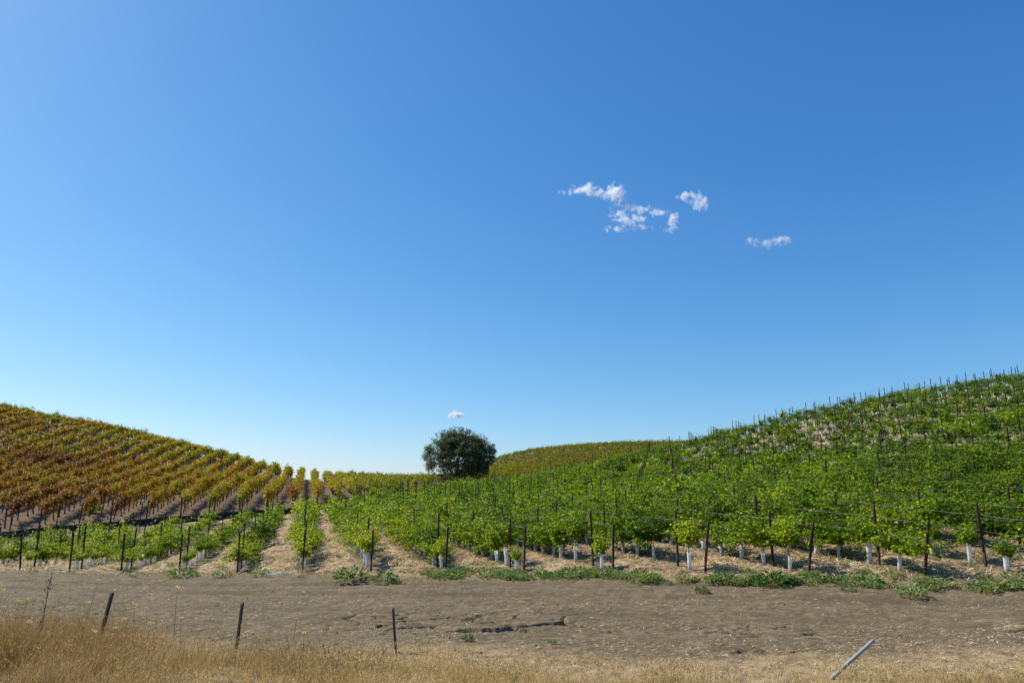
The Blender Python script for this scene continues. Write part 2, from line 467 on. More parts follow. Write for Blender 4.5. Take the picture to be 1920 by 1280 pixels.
def build_ground():
    da = 0.0021
    a_in = np.arange(-0.86, 0.86 + da / 2, da)
    a_out = np.geomspace(0.9, 8.0, 26)
    al = np.concatenate([-a_out[::-1], a_in, a_out])
    ys = [5.0]
    while ys[-1] < 320: ys.append(ys[-1] * (1.0016 if 11.5 < ys[-1] < 17.5 else 1.0042 if ys[-1] < 26 else 1.0075))
    ys = np.array(ys)
    AA, YY = np.meshgrid(al, ys, indexing='xy')
    X = AA * (YY + np.where(np.abs(AA) > .86, 8.0, 0) * sstep(.86, 1.5, np.abs(AA)))
    Y = YY
    shp = X.shape
    X = X.ravel(); Y = Y.ravel()
    Z = H(X, Y)
    d, s, by, green, rd = masks(X, Y)
    zone = np.zeros((len(X), 4), np.float32); zone[:, 3] = 1
    zone[:, 0] = green * np.clip(.15 + .85 * sstep(.25, .6, rd), 0, 1)
    zone[:, 0] = np.maximum(zone[:, 0], .75 * sstep(-1.6, -.5, d) * sstep(.4, -.2, d) * sstep(-8, -3, X))
    edge = 12.2 + 1.6 * sstep(-3, -8, X) - .9 * sstep(-1, 2, X) + 0.5 * sstep(2, 6, X) + 1.6 * (fbm(X * .5, Y * .5, 60) - .5)
    zone[:, 1] = sstep(.9, -.5, Y - edge)
    zone[:, 2] = sstep(-.5, 1.5, Y - by) * sstep(FENCE_END_AX + .06, FENCE_END_AX - .02, X / Y)
    zone[:, 2] = np.maximum(zone[:, 2], sstep(1, 4, Y - by))
    # bare dry grass round the lone oak
    tx, ty = pix_at(850, 908, 112)[:2]
    bare = sstep(15, 7, np.hypot((X - tx) * 1.0, (Y - ty) * .8))
    zone[:, 1] = np.maximum(zone[:, 1], bare); zone[:, 2] *= 1 - bare
    zone[:, 3] = 1 - .8 * np.clip(ruts(X, Y), 0, 1) * sstep(.3, -.7, d) * sstep(10, 12.5, Y) * sstep(.25, .6, fbm(X * .6, Y * 1.2, 35))
    ny, nx = shp
    idx = np.arange(ny * nx).reshape(ny, nx)
    q = np.stack([idx[:-1, :-1], idx[:-1, 1:], idx[1:, 1:], idx[1:, :-1]], -1).reshape(-1, 4)
    me = mesh_np('ground', np.stack([X, Y, Z], 1), q, ground_mat(), True)
    color_attr(me, 'zone', zone)
    tag(link('ground', me), kind='structure')
    # the road the photograph was taken from
    rd_m = plain_mat('asphalt', (.045, .045, .047), (.065, .064, .062), 40, .9, bump=.2)
    v = [(-160, -9, .12), (160, -9, .12), (160, 4.2, .24), (-160, 4.2, .24), (-160, 5.1, .02), (160, 5.1, .02)]
    tag(link('road', mesh_np('road', v, np.array([(0, 1, 2, 3), (3, 2, 5, 4)]), rd_m)), kind='structure')
build_ground()

# ------------------------------------------------------------------ leaf, bark, metal, paper
G_STOPS = [(0, (.022, .052, .004)), (.3, (.070, .142, .004)), (.6, (.180, .280, .006)), (.85, (.41, .45, .018)), (1, (.54, .51, .04))]
A_STOPS = [(0, (.045, .015, .013)), (.18, (.115, .034, .018)), (.34, (.23, .075, .016)), (.47, (.33, .155, .015)), (.62, (.42, .30, .020)), (.78, (.29, .28, .016)), (1, (.11, .165, .010))]
M_green = leaf_mat('vine_leaf_green', G_STOPS, .58, .33)
M_green_far = leaf_mat('vine_leaf_green_far', G_STOPS, .58, .33, tint='ATTR')
M_aut = leaf_mat('vine_leaf_autumn', A_STOPS, .34, .38, patch=.25)
M_aut_far = leaf_mat('vine_leaf_autumn_far', A_STOPS, .34, .38, tint='ATTR', patch=.25)
M_bark = plain_mat('bark', (.05, .038, .028), (.12, .09, .065), 14, .95, bump=.6, stretch=(1, 1, .3))
M_cane = plain_mat('cane', (.10, .075, .03), (.19, .14, .06), 10, .8)
M_rust = plain_mat('rusty_steel', (.022, .012, .009), (.075, .032, .020), 22, .75, .25, .4, .2)
M_wire = plain_mat('galvanised_wire', (.28, .28, .29), (.45, .45, .45), 30, .7, 0, .2)
def paper_mat():
    N = Nodes('white_paper')
    tc = N.n('ShaderNodeTexCoord').outputs['Object']; ob = N.n('ShaderNodeObjectInfo').outputs['Random']
    sx = N.n('ShaderNodeSeparateXYZ'); N.l(tc, sx.inputs[0])
    nz = N.noise(9, 4, .6, tc)
    base = N.ramp(N.math('ADD', N.math('MULTIPLY', nz, .6), N.math('MULTIPLY', ob, .4)), [(.2, (.72, .71, .67)), (.45, (.86, .86, .84)), (.8, (.91, .91, .90))]).outputs[0]
    mud = N.math('SUBTRACT', N.math('ADD', .16, N.math('MULTIPLY', N.math('SUBTRACT', nz, .5), .5)), sx.outputs[2])
    col = N.mix(N.math('MULTIPLY', N.math('MULTIPLY', mud, 5.0, True), .7), base, (.36, .28, .19))
    p = N.n('ShaderNodeBsdfPrincipled'); N.l(col, p.inputs['Base Color']); p.inputs['Roughness'].default_value = .8; p.inputs['Specular IOR Level'].default_value = .2
    tr = N.n('ShaderNodeBsdfTranslucent'); N.l(col, tr.inputs['Color'])      # thin waxed carton lets light through
    mx = N.n('ShaderNodeMixShader'); mx.inputs[0].default_value = .45
    N.l(p.outputs[0], mx.inputs[1]); N.l(tr.outputs[0], mx.inputs[2]); N.l(mx.outputs[0], N.out.inputs['Surface'])
    return N.m
M_paper = paper_mat()
M_wood = plain_mat('weathered_wood', (.035, .030, .026), (.10, .088, .075), 12, .9, bump=.5, stretch=(3, 3, .3))
M_greywood = plain_mat('grey_wood', (.17, .17, .165), (.31, .305, .295), 9, .8, bump=.35, stretch=(3, 3, .25))
M_fabric = plain_mat('black_fabric', (.010, .010, .013), (.022, .021, .026), 4, .85, bump=.3)

# ------------------------------------------------------------------ vines
def shoot_leaves(rng, head, n_shoot, length, spread, up, nleaf, size, lateral=(.9, .75), zmin=.16, grav=1.0):
    P, D, Nn, L = [], [], [], []
    canes = []
    for k in range(n_shoot):
        st = np.array([rng.uniform(-spread, spread), rng.uniform(-.06, .06), head + rng.uniform(-.05, .12)])
        d = unit(np.array([rng.uniform(-1, 1) * lateral[0], rng.uniform(-1, 1) * lateral[1], rng.uniform(*up)]))
        ln = length * rng.uniform(.6, 1.25)
        p = st.copy(); pts = [p.copy()]
        stepn = 9
        for i in range(stepn):
            d = unit(d + np.array([rng.normal(0, .14), rng.normal(0, .14), grav * (-.085 - .04 * i * rng.uniform(.3, 1))]))
            p = p + d * ln / stepn; p[2] = max(p[2], zmin)
            pts.append(p.copy())
        pts = np.array(pts); canes.append(pts)
        u = rng.uniform(.05, 1, nleaf) * stepn
        i = np.clip(u.astype(int), 0, stepn - 1); f = (u - i)[:, None]
        base = pts[i] * (1 - f) + pts[i + 1] * f
        a = rng.uniform(0, 2 * math.pi, nleaf)
        out = np.stack([np.cos(a), np.sin(a), rng.uniform(-.55, .35, nleaf)], 1)
        base = base + out * rng.uniform(.02, .13, (nleaf, 1))
        P.append(base); D.append(out + np.array([0, 0, -.3]))
        Nn.append(unit(np.stack([rng.normal(0, .55, nleaf), rng.normal(0, .55, nleaf), rng.uniform(.35, 1.1, nleaf)], 1)))
        L.append(size * rng.uniform(.65, 1.25, nleaf) * (1.1 - .035 * u))
    return np.concatenate(P), np.concatenate(D), np.concatenate(Nn), np.concatenate(L), canes

def green_variant(k, far=False, upright=False):
    rng = np.random.default_rng(100 + k)
    if upright:                              # young plants held up above their tubes
        n, m, z = (10, 18, .155) if far else (16, 44, .092)
        P, D, Nn, L, c = shoot_leaves(rng, .68, n, .74, .16, (.55, 1.6), m, z, (.62, .55), .60, .5)
    elif far:
        P, D, Nn, L, c = shoot_leaves(rng, .54, 20, 1.05, .44, (.2, 1.5), 24, .158, (.95, .72), .08)
    else:
        P, D, Nn, L, c = shoot_leaves(rng, .54, 30, 1.05, .44, (.2, 1.5), 54, .094, (.95, .72), .08)
    # a few long trailing shoots that stand above or hang out of the bush
    e = shoot_leaves(rng, .6, 2 if far else 4, 1.45, .35, (.8, 1.7), 8 if far else 17, .14 if far else .09, (.6, .55), .2, .6)
    P, D, Nn, L = (np.concatenate([a, b]) for a, b in zip((P, D, Nn, L), e[:4])); c = c + e[4]
    v, f = leaf_geo(P, D, Nn, L, L * 1.02)
    return v, f, c

def autumn_variant(k, far=False):
    rng = np.random.default_rng(300 + k)
    if far:
        P, D, Nn, L, c = shoot_leaves(rng, 1.15, 14, .76, .8, (-.35, 1.25), 12, .19, (1.0, .26), .50)
    else:
        P, D, Nn, L, c = shoot_leaves(rng, 1.15, 20, .76, .8, (-.35, 1.25), 25, .12, (1.0, .26), .50)
    v, f = leaf_geo(P, D, Nn, L, L * 1.02)
    return v, f, c

NV = 8
green_fol, green_stem, aut_fol, aut_trunk = [], [], [], []
for k in range(NV + 5):
    v, f, c = green_variant(k, False, k >= NV)
    green_fol.append(mesh_np('green_vine_foliage', v, f, M_green))
    a = Acc(); rng = np.random.default_rng(k)
    a.tube([(0, 0, -.08), (.01, .01, .2), (-.01, .0, .42), (.01, 0, .62)], [.018, .015, .013, .011])
    for p in c: a.tube(p, np.linspace(.006, .0025, len(p)), 4)
    green_stem.append(a.mesh('green_vine_stem', M_cane))
    if k >= NV: continue
    v, f, c = autumn_variant(k)
    aut_fol.append(mesh_np('autumn_vine_foliage', v, f, M_aut))
    a = Acc()
    w = rng.normal(0, .03, (6, 2))
    tr = np.array([(w[i, 0], w[i, 1], z) for i, z in enumerate((-.1, .2, .45, .7, .95, 1.15))])
    a.tube(tr, [.055, .045, .042, .04, .045, .04], 7)
    for sgn in (-1, 1):
        a.tube([tr[-1], (sgn * .3, .02, 1.2), (sgn * .85, -.02, 1.18)], [.035, .028, .02], 6)
    for p in c[::2]: a.tube(p, np.linspace(.008, .003, len(p)), 4)
    aut_trunk.append(a.mesh('autumn_vine_trunk', M_bark))
far_green = [green_variant(40 + k, True)[:2] for k in range(6)]
far_up = [green_variant(60 + k, True, True)[:2] for k in range(5)]
far_aut = [autumn_variant(40 + k, True)[:2] for k in range(6)]

# --- planting plan of the green block
ORD = ['', 'first', 'second', 'third', 'fourth', 'fifth', 'sixth', 'seventh', 'eighth', 'ninth', 'tenth', 'eleventh', 'twelfth', 'thirteenth']
def nth(i):
    if i < len(ORD): return ORD[i]
    return f"{i}{'th' if 10 < i % 100 < 14 else {1: 'st', 2: 'nd', 3: 'rd'}.get(i % 10, 'th')}"

def row_xy(s, t):                            # point t metres along a row from where the row meets Y=0 crosswise
    return NX * s + EX * t, NY * s + EY * t
def row_front(s):                            # t where the row leaves the headland line
    return (22.9 - s * (NY + .305 * NX)) / (EY + .305 * EX)

def in_frame(X, Y, Z, mx=110, my=60):
    px, py, dep = project(X, Y, Z)
    return (px > -mx) & (px < 1920 + mx) & (py < 1280 + my) & (dep > 1)

def row_phrase(ri):
    k = ri - 2                               # 1..13 = rows whose end posts stand in the picture
    if k < 1: return f"in the {ORD[4 - ri - 1]} row left of the first end post"
    if k <= 13: return f"behind the {ORD[k]} end post from left"
    return f"in the {nth(k - 13)} row right of the last end post"

vines, posts = [], []                        # dicts
vr = np.random.default_rng(21)
for ri, s in enumerate(GREEN_S):
    t0 = row_front(s); t = t0 + 0.85; k = 0; pk = 0
    nextpost = t0 + 1.55
    posts.append(dict(ri=ri, k=0, s=s, t=t0, h=1.5 + vr.uniform(-.05, .05), end=True))
    while t < t0 + 140:
        x, y = row_xy(s, t)
        if y > back_y(x, y) - (2.2 if x / y < FENCE_END_AX else 0.3): break
        if t >= nextpost:
            pk += 1
            posts.append(dict(ri=ri, k=pk, s=s, t=nextpost, h=vr.uniform(1.62, 1.82) + .55 * float(sstep(16, 45, nextpost - t0)), end=False)); nextpost += 5.6
        k += 1
        if vr.random() > .035:
            vines.append(dict(ri=ri, k=k, s=s + vr.normal(0, .04), t=t + vr.normal(0, .06), depth=t - t0))
        t += 1.16
    posts.append(dict(ri=ri, k=pk + 1, s=s, t=t, h=2.0, end=False))
vx = np.array([row_xy(v['s'], v['t']) for v in vines])
vz = H(vx[:, 0], vx[:, 1], False)
keep = in_frame(vx[:, 0], vx[:, 1], vz + .8)
px, py, dep = project(vx[:, 0], vx[:, 1], vz)
really = (px > -25) & (px < 1945)
order = np.argsort(np.where(really, dep, 1e6))
indiv = set(order[:290].tolist())
print('green vines in view', int(really.sum()), 'kept', int(keep.sum()))

def green_look(v, x, y):
    """size and leaf tint of one vine"""
    left = float(sstep(11.0, -7.0, v['s'] - GS[8]))                 # the weaker rows on the left
    endy = math.exp(-v['depth'] / 3.2)                              # young, yellower plants at the headland
    nz = float(fbm(np.array([x * .16]), np.array([y * .16]), 70)[0])
    hilltop = float(sstep(24, 50, v['depth'])) * float(sstep(8, 24, x))
    sz = (1.27 - .52 * left - .25 * endy - .25 * hilltop + vr.normal(0, .15) + .4 * (nz - .5))
    sz = max(.5, sz)
    up = (v['depth'] < 6.6 * vr.uniform(.45, 1.2) and vr.random() < .74 and (v['ri'] > 5 or v['depth'] < 1.5 or vr.random() < .35)) or vr.random() < .84 * hilltop
    tint = .40 + .30 * endy + .24 * left * (1 - endy) + .35 * (nz - .5) - .08 * hilltop + vr.normal(0, .10)
    if vr.random() < .05: tint += .15
    tint = min(tint, .70)
    return sz, tint, up

tubes = []
acc_v, acc_f, acc_c, nacc = [], [], [], 0
for i, v in enumerate(vines):
    x, y = vx[i]; z = vz[i]
    if not keep[i] and i not in indiv: continue
    sz, tint, up = green_look(v, x, y)
    rz = ROWROT + (math.pi if vr.random() < .5 else 0) + vr.normal(0, .12)
    hs = vr.uniform(.70, .88) + .22 * float(sstep(8.0, -7.0, v['s'] - GS[8])) if not up else vr.uniform(.82, .98)
    v['sz'] = sz; v['up'] = up and v['depth'] > 8
    tubes.append(i)
    if i in indiv:
        root = link('grapevine', None, None, (x, y, z), (0, 0, rz), (sz, sz, sz * hs))
        kv = int(vr.integers(NV)) if not up else NV + int(vr.integers(5))
        look = 'yellow-green young' if tint > .62 else ('small green' if sz < .8 else ('dark green bushy' if tint < .36 else 'green bushy'))
        tag(root, f"{look} grapevine, {nth(v['k'])} back {row_phrase(v['ri'])}", 'grapevine', 'green grapevines on the near slope')
        c = link('foliage', green_fol[kv], root); c.color = (tint, 1, 0, 1)
        link('stem', green_stem[kv], root)
    else:
        lv, lf = far_green[int(vr.integers(6))] if not up else far_up[int(vr.integers(5))]
        ca, sa = math.cos(rz) * sz, math.sin(rz) * sz
        vv = np.stack([lv[:, 0] * ca - lv[:, 1] * sa + x, lv[:, 0] * sa + lv[:, 1] * ca + y, lv[:, 2] * sz * hs + z], 1)
        acc_v.append(vv); acc_f.append(lf + nacc); nacc += len(vv)
        acc_c.append(np.tile(np.array([[tint, 1, 0, 1]], np.float32), (len(vv), 1)))
me = mesh_np('far_grapevines', np.concatenate(acc_v), np.concatenate(acc_f), M_green_far)
color_attr(me, 'tint', np.concatenate(acc_c))
tag(link('far_green_grapevines', me), 'mass of green grapevines covering the upper right slope', 'grapevines', None, 'stuff')

# --- white grow tubes round the young stems
def tube_variant(k):
    rng = np.random.default_rng(500 + k)
    a = []
    zs = np.linspace(-.03, .5 + rng.uniform(-.04, .04), 7)
    n = 10
    for z in zs:
        for j in range(n):
            an = j / n * 2 * math.pi
            r = .056 * (1 / max(abs(math.cos(an)), abs(math.sin(an)))) ** .45 * (1 + .06 * rng.normal()) * (1 + .12 * z)
            a.append((r * math.cos(an) + .03 * z * rng.normal(0, .4), r * math.sin(an), z + (.012 * rng.normal() if z == zs[-1] else 0)))
    outer = np.array(a); q = []
    for i in range(len(zs) - 1):
        for j in range(n):
            b0, b1 = i * n + j, i * n + (j + 1) % n
            q.append((b0, b1, b1 + n, b0 + n))
    return mesh_np('grow_tube', outer, np.array(q), M_paper, False), outer, np.array(q)
tv = [tube_variant(k) for k in range(6)]
tidx = np.array(tubes)
tpx, tpy, tdep = px[tidx], py[tidx], dep[tidx]
vis = (tpx > -20) & (tpx < 1940)
depth_t = np.array([vines[i]['depth'] for i in tidx])
# those the photograph shows best: the first plants of each row, then the ones seen on the steep upper right slope
score = np.where(depth_t < 6.5, tdep * .5, np.where((tpx > 1250) & (tpy < 940), tdep * .9, tdep * 2.2))
score = np.where(vis, score, 1e6)
t_ind = set(tidx[np.argsort(score)[:285]].tolist())
sv, sf, ns = [], [], 0
for i in tubes:
    v = vines[i]; x, y = vx[i]; z = vz[i]
    if vr.random() < .05: continue
    rot = (vr.normal(0, .075), vr.normal(0, .075), vr.uniform(0, 6.28))
    k = int(vr.integers(6)); sc_ = vr.uniform(.82, 1.12) * (1.6 if v.get('up') else 1)
    if i in t_ind:
        o = link('grow_tube', tv[k][0], None, (x, y, z), rot, (sc_, sc_, sc_))
        tag(o, f"white grow tube, {nth(v['k'])} back {row_phrase(v['ri'])}", 'grow tube', 'white grow tubes round the vine stems')
    else:
        w = tv[k][1] * sc_; ca, sa = math.cos(rot[2]), math.sin(rot[2])
        w = np.stack([w[:, 0] * ca - w[:, 1] * sa + x + rot[1] * w[:, 2], w[:, 0] * sa + w[:, 1] * ca + y - rot[0] * w[:, 2], w[:, 2] + z], 1)
        sv.append(w); sf.append(tv[k][2] + ns); ns += len(w)
if sv:
    tag(link('far_grow_tubes', mesh_np('far_grow_tubes', np.concatenate(sv), np.concatenate(sf), M_paper)), 'white grow tubes scattered among the far green vines', 'grow tubes', None, 'stuff')

# --- steel trellis posts
def post_mesh(h):
    # a rolled steel vineyard stake: U profile with lips and a row of wire notches
    w, dp, th_ = .030, .026, .007
    prof = [(-w, -dp), (-w + th_, -dp), (-w + th_, dp - th_), (w - th_, dp - th_), (w - th_, -dp), (w, -dp), (w, dp), (-w, dp)]
    prof = np.array(prof); n = len(prof)
    zs = [-.25, 0, .45, .455, .475, .48, .85, .855, .875, .88, h - .1, h]
    v = []
    for i, z in enumerate(zs):
        sc_ = .86 if i in (3, 4, 7, 8) else 1
        v += [(p[0] * sc_, p[1] * sc_, z) for p in prof]
    q = [(i * n + j, i * n + (j + 1) % n, (i + 1) * n + (j + 1) % n, (i + 1) * n + j) for i in range(len(zs) - 1) for j in range(n)]
    L = (len(zs) - 1) * n
    q += [(L + 0, L + 1, L + 2, L + 7), (L + 7, L + 2, L + 3, L + 6), (L + 6, L + 3, L + 4, L + 5)]
    return mesh_np('trellis_post', np.array(v), np.array(q), M_rust)
pm_end = post_mesh(1.5); pm_line = post_mesh(2.1)
pxy = np.array([row_xy(p['s'], p['t']) for p in posts]); pz = H(pxy[:, 0], pxy[:, 1], False)
ppx, ppy, pdep = project(pxy[:, 0], pxy[:, 1], pz + 1.8)
pvis = (ppx > -10) & (ppx < 1930)
pord = np.argsort(np.where(pvis, pdep, 1e6))
npv = int(pvis.sum()); print('posts in view', npv)
p_ind = set(pord[:min(npv, 292)].tolist())
lastk = {}
for p in posts: lastk[p['ri']] = max(lastk.get(p['ri'], 0), p['k'])
fv, ff, nf = [], [], 0
pco = np.empty(len(pm_line.vertices) * 3); pm_line.vertices.foreach_get('co', pco); pco = pco.reshape(-1, 3)
pfa = [tuple(pl.vertices) for pl in pm_line.polygons]; pfa = np.array(pfa)
for i, p in enumerate(posts):
    if not (pvis[i] or in_frame(pxy[i, 0], pxy[i, 1], pz[i] + 1)): continue
    me = pm_end if p['end'] else pm_line
    hh = p['h'] / (1.5 if p['end'] else 2.1)
    lean = vr.normal(0, .02); lx = vr.normal(0, .022)
    if p['end']: lean -= .22                 # strained outwards by the wires
    if i in p_ind:
        # the row end posts lean out of the row, towards the road
        o = link('trellis_post', me, None, (*pxy[i], pz[i]), (0, 0, 0), (1, 1, hh))
        o.rotation_euler = (lx, lean, ROWROT)
        if p['end']:
            k = p['ri'] - 2
            lab = f"short rusty end post, {ORD[k]} from left along the front of the vines" if 1 <= k <= 13 else f"short rusty end post {row_phrase(p['ri'])}"
        elif p['k'] == lastk[p['ri']]:
            lab = f"dark trellis post, farthest {row_phrase(p['ri'])}"
        else:
            lab = f"dark trellis post, {nth(p['k'])} back {row_phrase(p['ri'])}"
        tag(o, lab, 'trellis post', 'steel trellis posts along the green rows')
    else:
        w = pco * np.array([1, 1, hh]); ca, sa = math.cos(ROWROT), math.sin(ROWROT)
        w = np.stack([w[:, 0] * ca - w[:, 1] * sa + pxy[i, 0], w[:, 0] * sa + w[:, 1] * ca + pxy[i, 1], w[:, 2] + pz[i]], 1)
        fv.append(w); ff.append(pfa + nf); nf += len(w)
if fv:
    tag(link('far_trellis_posts', mesh_np('far_trellis_posts', np.concatenate(fv), np.concatenate(ff), M_rust)), 'thin dark trellis posts standing along the far ridge', 'trellis posts', None, 'stuff')

# --- trellis wires, each strand of each row its own object
byrow = {}
for i, p in enumerate(posts): byrow.setdefault(p['ri'], []).append(i)
WH = [(.62, 'lowest drip line wire'), (.98, 'middle trellis wire'), (1.42, 'top trellis wire')]
for ri, ids in byrow.items():
    vis_ids = [i for i in ids if in_frame(pxy[i, 0], pxy[i, 1], pz[i] + 1, 160)]
    if len(vis_ids) < 2: continue
    for hgt, nm in WH:
        pts = []
        for a_, b_ in zip(vis_ids[:-1], vis_ids[1:]):
            for u in np.linspace(0, 1, 6)[:-1] if b_ != vis_ids[-1] else np.linspace(0, 1, 6):
                x = pxy[a_] * (1 - u) + pxy[b_] * u
                zz = pz[a_] * (1 - u) + pz[b_] * u + hgt - .03 * 4 * u * (1 - u)
                if posts[a_]['end'] and u < .01: zz -= .06
                pts.append((x[0] + .03, x[1], zz))
        a = Acc(); a.tube(pts, .0026, 4)
        o = link('trellis_wire', a.mesh('trellis_wire', M_wire))
        tag(o, f"{nm} strung {row_phrase(ri)}", 'wire', 'trellis wires of the green rows')

# ------------------------------------------------------------------ autumn vineyard on the left hill and the far hill
tree_xy = pix_at(859, 908, 113)[:2]
av = []
s_list = np.arange(-62, 40, AUT_DS) + .55
for ri, s in enumerate(s_list):
    k = 0; t = 30.0
    while t < 190:
        x, y = row_xy(s, t); t += 1.25
        ax = x / y
        if ax < fpx[0] - .12 or ax > fpx[11] + .01: continue
        if y < np.interp(ax, fpx, fpy) + 2.6: continue
        if y > np.interp(ax, crest_ax, crest_Y) + 9: continue
        if math.hypot(x - tree_xy[0], (y - tree_xy[1]) * .8) < 12.5 and y < 126: continue
        if ax > pix_dir(806, 910)[0] and y < 127: continue
        k += 1
        if vr.random() < .03: continue
        av.append(dict(ri=ri, k=k, s=s, x=x + vr.normal(0, .05), y=y + vr.normal(0, .05)))
ax_ = np.array([a['x'] for a in av]); ay_ = np.array([a['y'] for a in av])
az_ = H(ax_, ay_, False)
apx, apy, adep = project(ax_, ay_, az_)
akeep = in_frame(ax_, ay_, az_ + 1, 120)
areal = (apx > -25) & (apx < 1940)
a_ind = set(np.argsort(np.where(areal, adep, 1e6))[:290].tolist())
print('autumn vines', int(areal.sum()))
rows_seen = sorted({av[i]['ri'] for i in a_ind}); rank = {r: n + 1 for n, r in enumerate(rows_seen)}
def aut_tint(x, y, ppx_):
    n1 = float(fbm(np.array([x * .11]), np.array([y * .11]), 80)[0]); n2 = float(vnoise(np.array([x * .3]), np.array([y * .3]), 81)[0])
    d = y - float(np.interp(x / y, fpx, fpy))
    left = float(sstep(480, 60, ppx_))
    t = .675 + .60 * (n1 - .5) + .34 * (n2 - .5) - .46 * math.exp(-d / 9.0) * left - .15 * left * (.4 + n1) + .10 * float(sstep(14, 50, d)) * left
    t += .22 * float(sstep(625, 700, ppx_)) + .03 * (1 - left)
    t += vr.normal(0, .035)
    return float(np.clip(t, .03, .97)), 1.0 - .15 * left
acc_v, acc_f, acc_c, nacc = [], [], [], 0
trunk_v, trunk_f, ntr = [], [], 0
tq = Acc(); tq.tube([(0, 0, -.1), (.02, .01, .6), (0, 0, 1.15)], [.05, .045, .04], 5)
tqv = np.concatenate(tq.v); tqf = np.concatenate(tq.q)
def add_far(x, y, z, sz, rz, tint, val):
    global nacc, ntr
    lv, lf = far_aut[int(vr.integers(6))]
    ca, sa = math.cos(rz) * sz, math.sin(rz) * sz
    acc_v.append(np.stack([lv[:, 0] * ca - lv[:, 1] * sa + x, lv[:, 0] * sa + lv[:, 1] * ca + y, lv[:, 2] * sz + z], 1))
    acc_f.append(lf + nacc); nacc += len(lv)
    acc_c.append(np.tile(np.array([[tint, val, 0, 1]], np.float32), (len(lv), 1)))
    trunk_v.append(tqv * np.array([sz, sz, sz]) + np.array([x, y, z])); trunk_f.append(tqf + ntr); ntr += len(tqv)
A_NAMES = [(.22, 'maroon'), (.36, 'dark red'), (.47, 'orange-red'), (.58, 'orange'), (.70, 'golden'), (.85, 'yellow-green'), (9, 'green')]
for i, a in enumerate(av):
    if not akeep[i] and i not in a_ind: continue
    tint, val = aut_tint(a['x'], a['y'], apx[i])
    sz = 1.0 + vr.normal(0, .07); rz = ROWROT + (math.pi if vr.random() < .5 else 0) + vr.normal(0, .06)
    if i in a_ind:
        root = link('autumn_grapevine', None, None, (a['x'], a['y'], az_[i]), (0, 0, rz), (sz, sz, sz * vr.uniform(.95, 1.08)))
        nm = next(n for lim, n in A_NAMES if tint < lim)
        tag(root, f"{nm} autumn grapevine, {nth(a['k'])} up its row, {nth(rank[a['ri']])} autumn row from left", 'autumn vine', 'autumn grapevines on the left hill')
        kv = int(vr.integers(NV))
        c = link('foliage', aut_fol[kv], root); c.color = (tint, val, 0, 1)
        link('trunk', aut_trunk[kv], root)
    else:
        add_far(a['x'], a['y'], az_[i], sz, rz, tint, val)
def flush(name, label):
    global nacc, ntr
    me = mesh_np(name, np.concatenate(acc_v + trunk_v), [np.concatenate(acc_f), np.concatenate(trunk_f) + nacc], [M_aut_far, M_bark],
                 midx=np.concatenate([np.zeros(sum(len(f) for f in acc_f)), np.ones(sum(len(f) for f in trunk_f))]))
    color_attr(me, 'tint', np.concatenate(acc_c + [np.tile(np.array([[.5, 1, 0, 1]], np.float32), (ntr, 1))]))
    tag(link(name, me), label, 'autumn vines', None, 'stuff')
    acc_v.clear(); acc_f.clear(); acc_c.clear(); trunk_v.clear(); trunk_f.clear(); nacc = 0; ntr = 0
flush('far_autumn_grapevines', 'mass of autumn vines on the upper left hill and the saddle')
a0, a1 = pix_dir(850, 880)[0], pix_dir(1420, 840)[0]
cnt = 0
for s in np.arange(-20, 150, 2.5):
    t = 110.0
    while t < 250:
        x, y = row_xy(s, t); t += 1.9
        if not (a0 < x / y < a1) or y > 222: continue
        if y < max(float(back_y(x, y)) + 12, 122): continue
        n1 = float(fbm(np.array([x * .06]), np.array([y * .06]), 90)[0])
        z = h1(x, y); cnt += 1
        add_far(x + vr.normal(0, .08), y + vr.normal(0, .08), z, 1.0 + vr.normal(0, .09), ROWROT + vr.normal(0, .08),
                float(np.clip(.86 + .25 * (n1 - .5) + vr.normal(0, .07), .5, .95)), .85)
print('far hill vines', cnt)
flush('distant_hill_vines', 'olive and yellow vines covering the distant hill behind the oak')

# end posts of the autumn rows
rows_front = {}
for i, a in enumerate(av):
    if a['ri'] not in rows_front: rows_front[a['ri']] = i
wm = None
apost = []
for ri, i in rows_front.items():
    a = av[i]
    if not (-10 < apx[i] < 800) or apy[i] < 900: continue
    apost.append((apx[i], ri, a['x'] - EX * 1.0, a['y'] - EY * 1.0))
apost.sort()
ap_me = None
for n, (p_, ri, x, y) in enumerate(apost):
    if ap_me is None:
        a = Acc(); a.tube([(0, 0, -.2), (.004, 0, .7), (0, .004, 1.45), (0, 0, 1.5)], [.055, .052, .05, .035], 8)
        ap_me = a.mesh('row_end_post', M_wood)
    o = link('row_end_post', ap_me, None, (x, y, h1(x, y)), (vr.normal(0, .04), vr.normal(0, .04), 0), (1, 1, vr.uniform(.9, 1.1)))
    tag(o, f"round wooden end post of the {nth(n + 1)} autumn row from left", 'row end post', 'wooden end posts of the autumn rows')

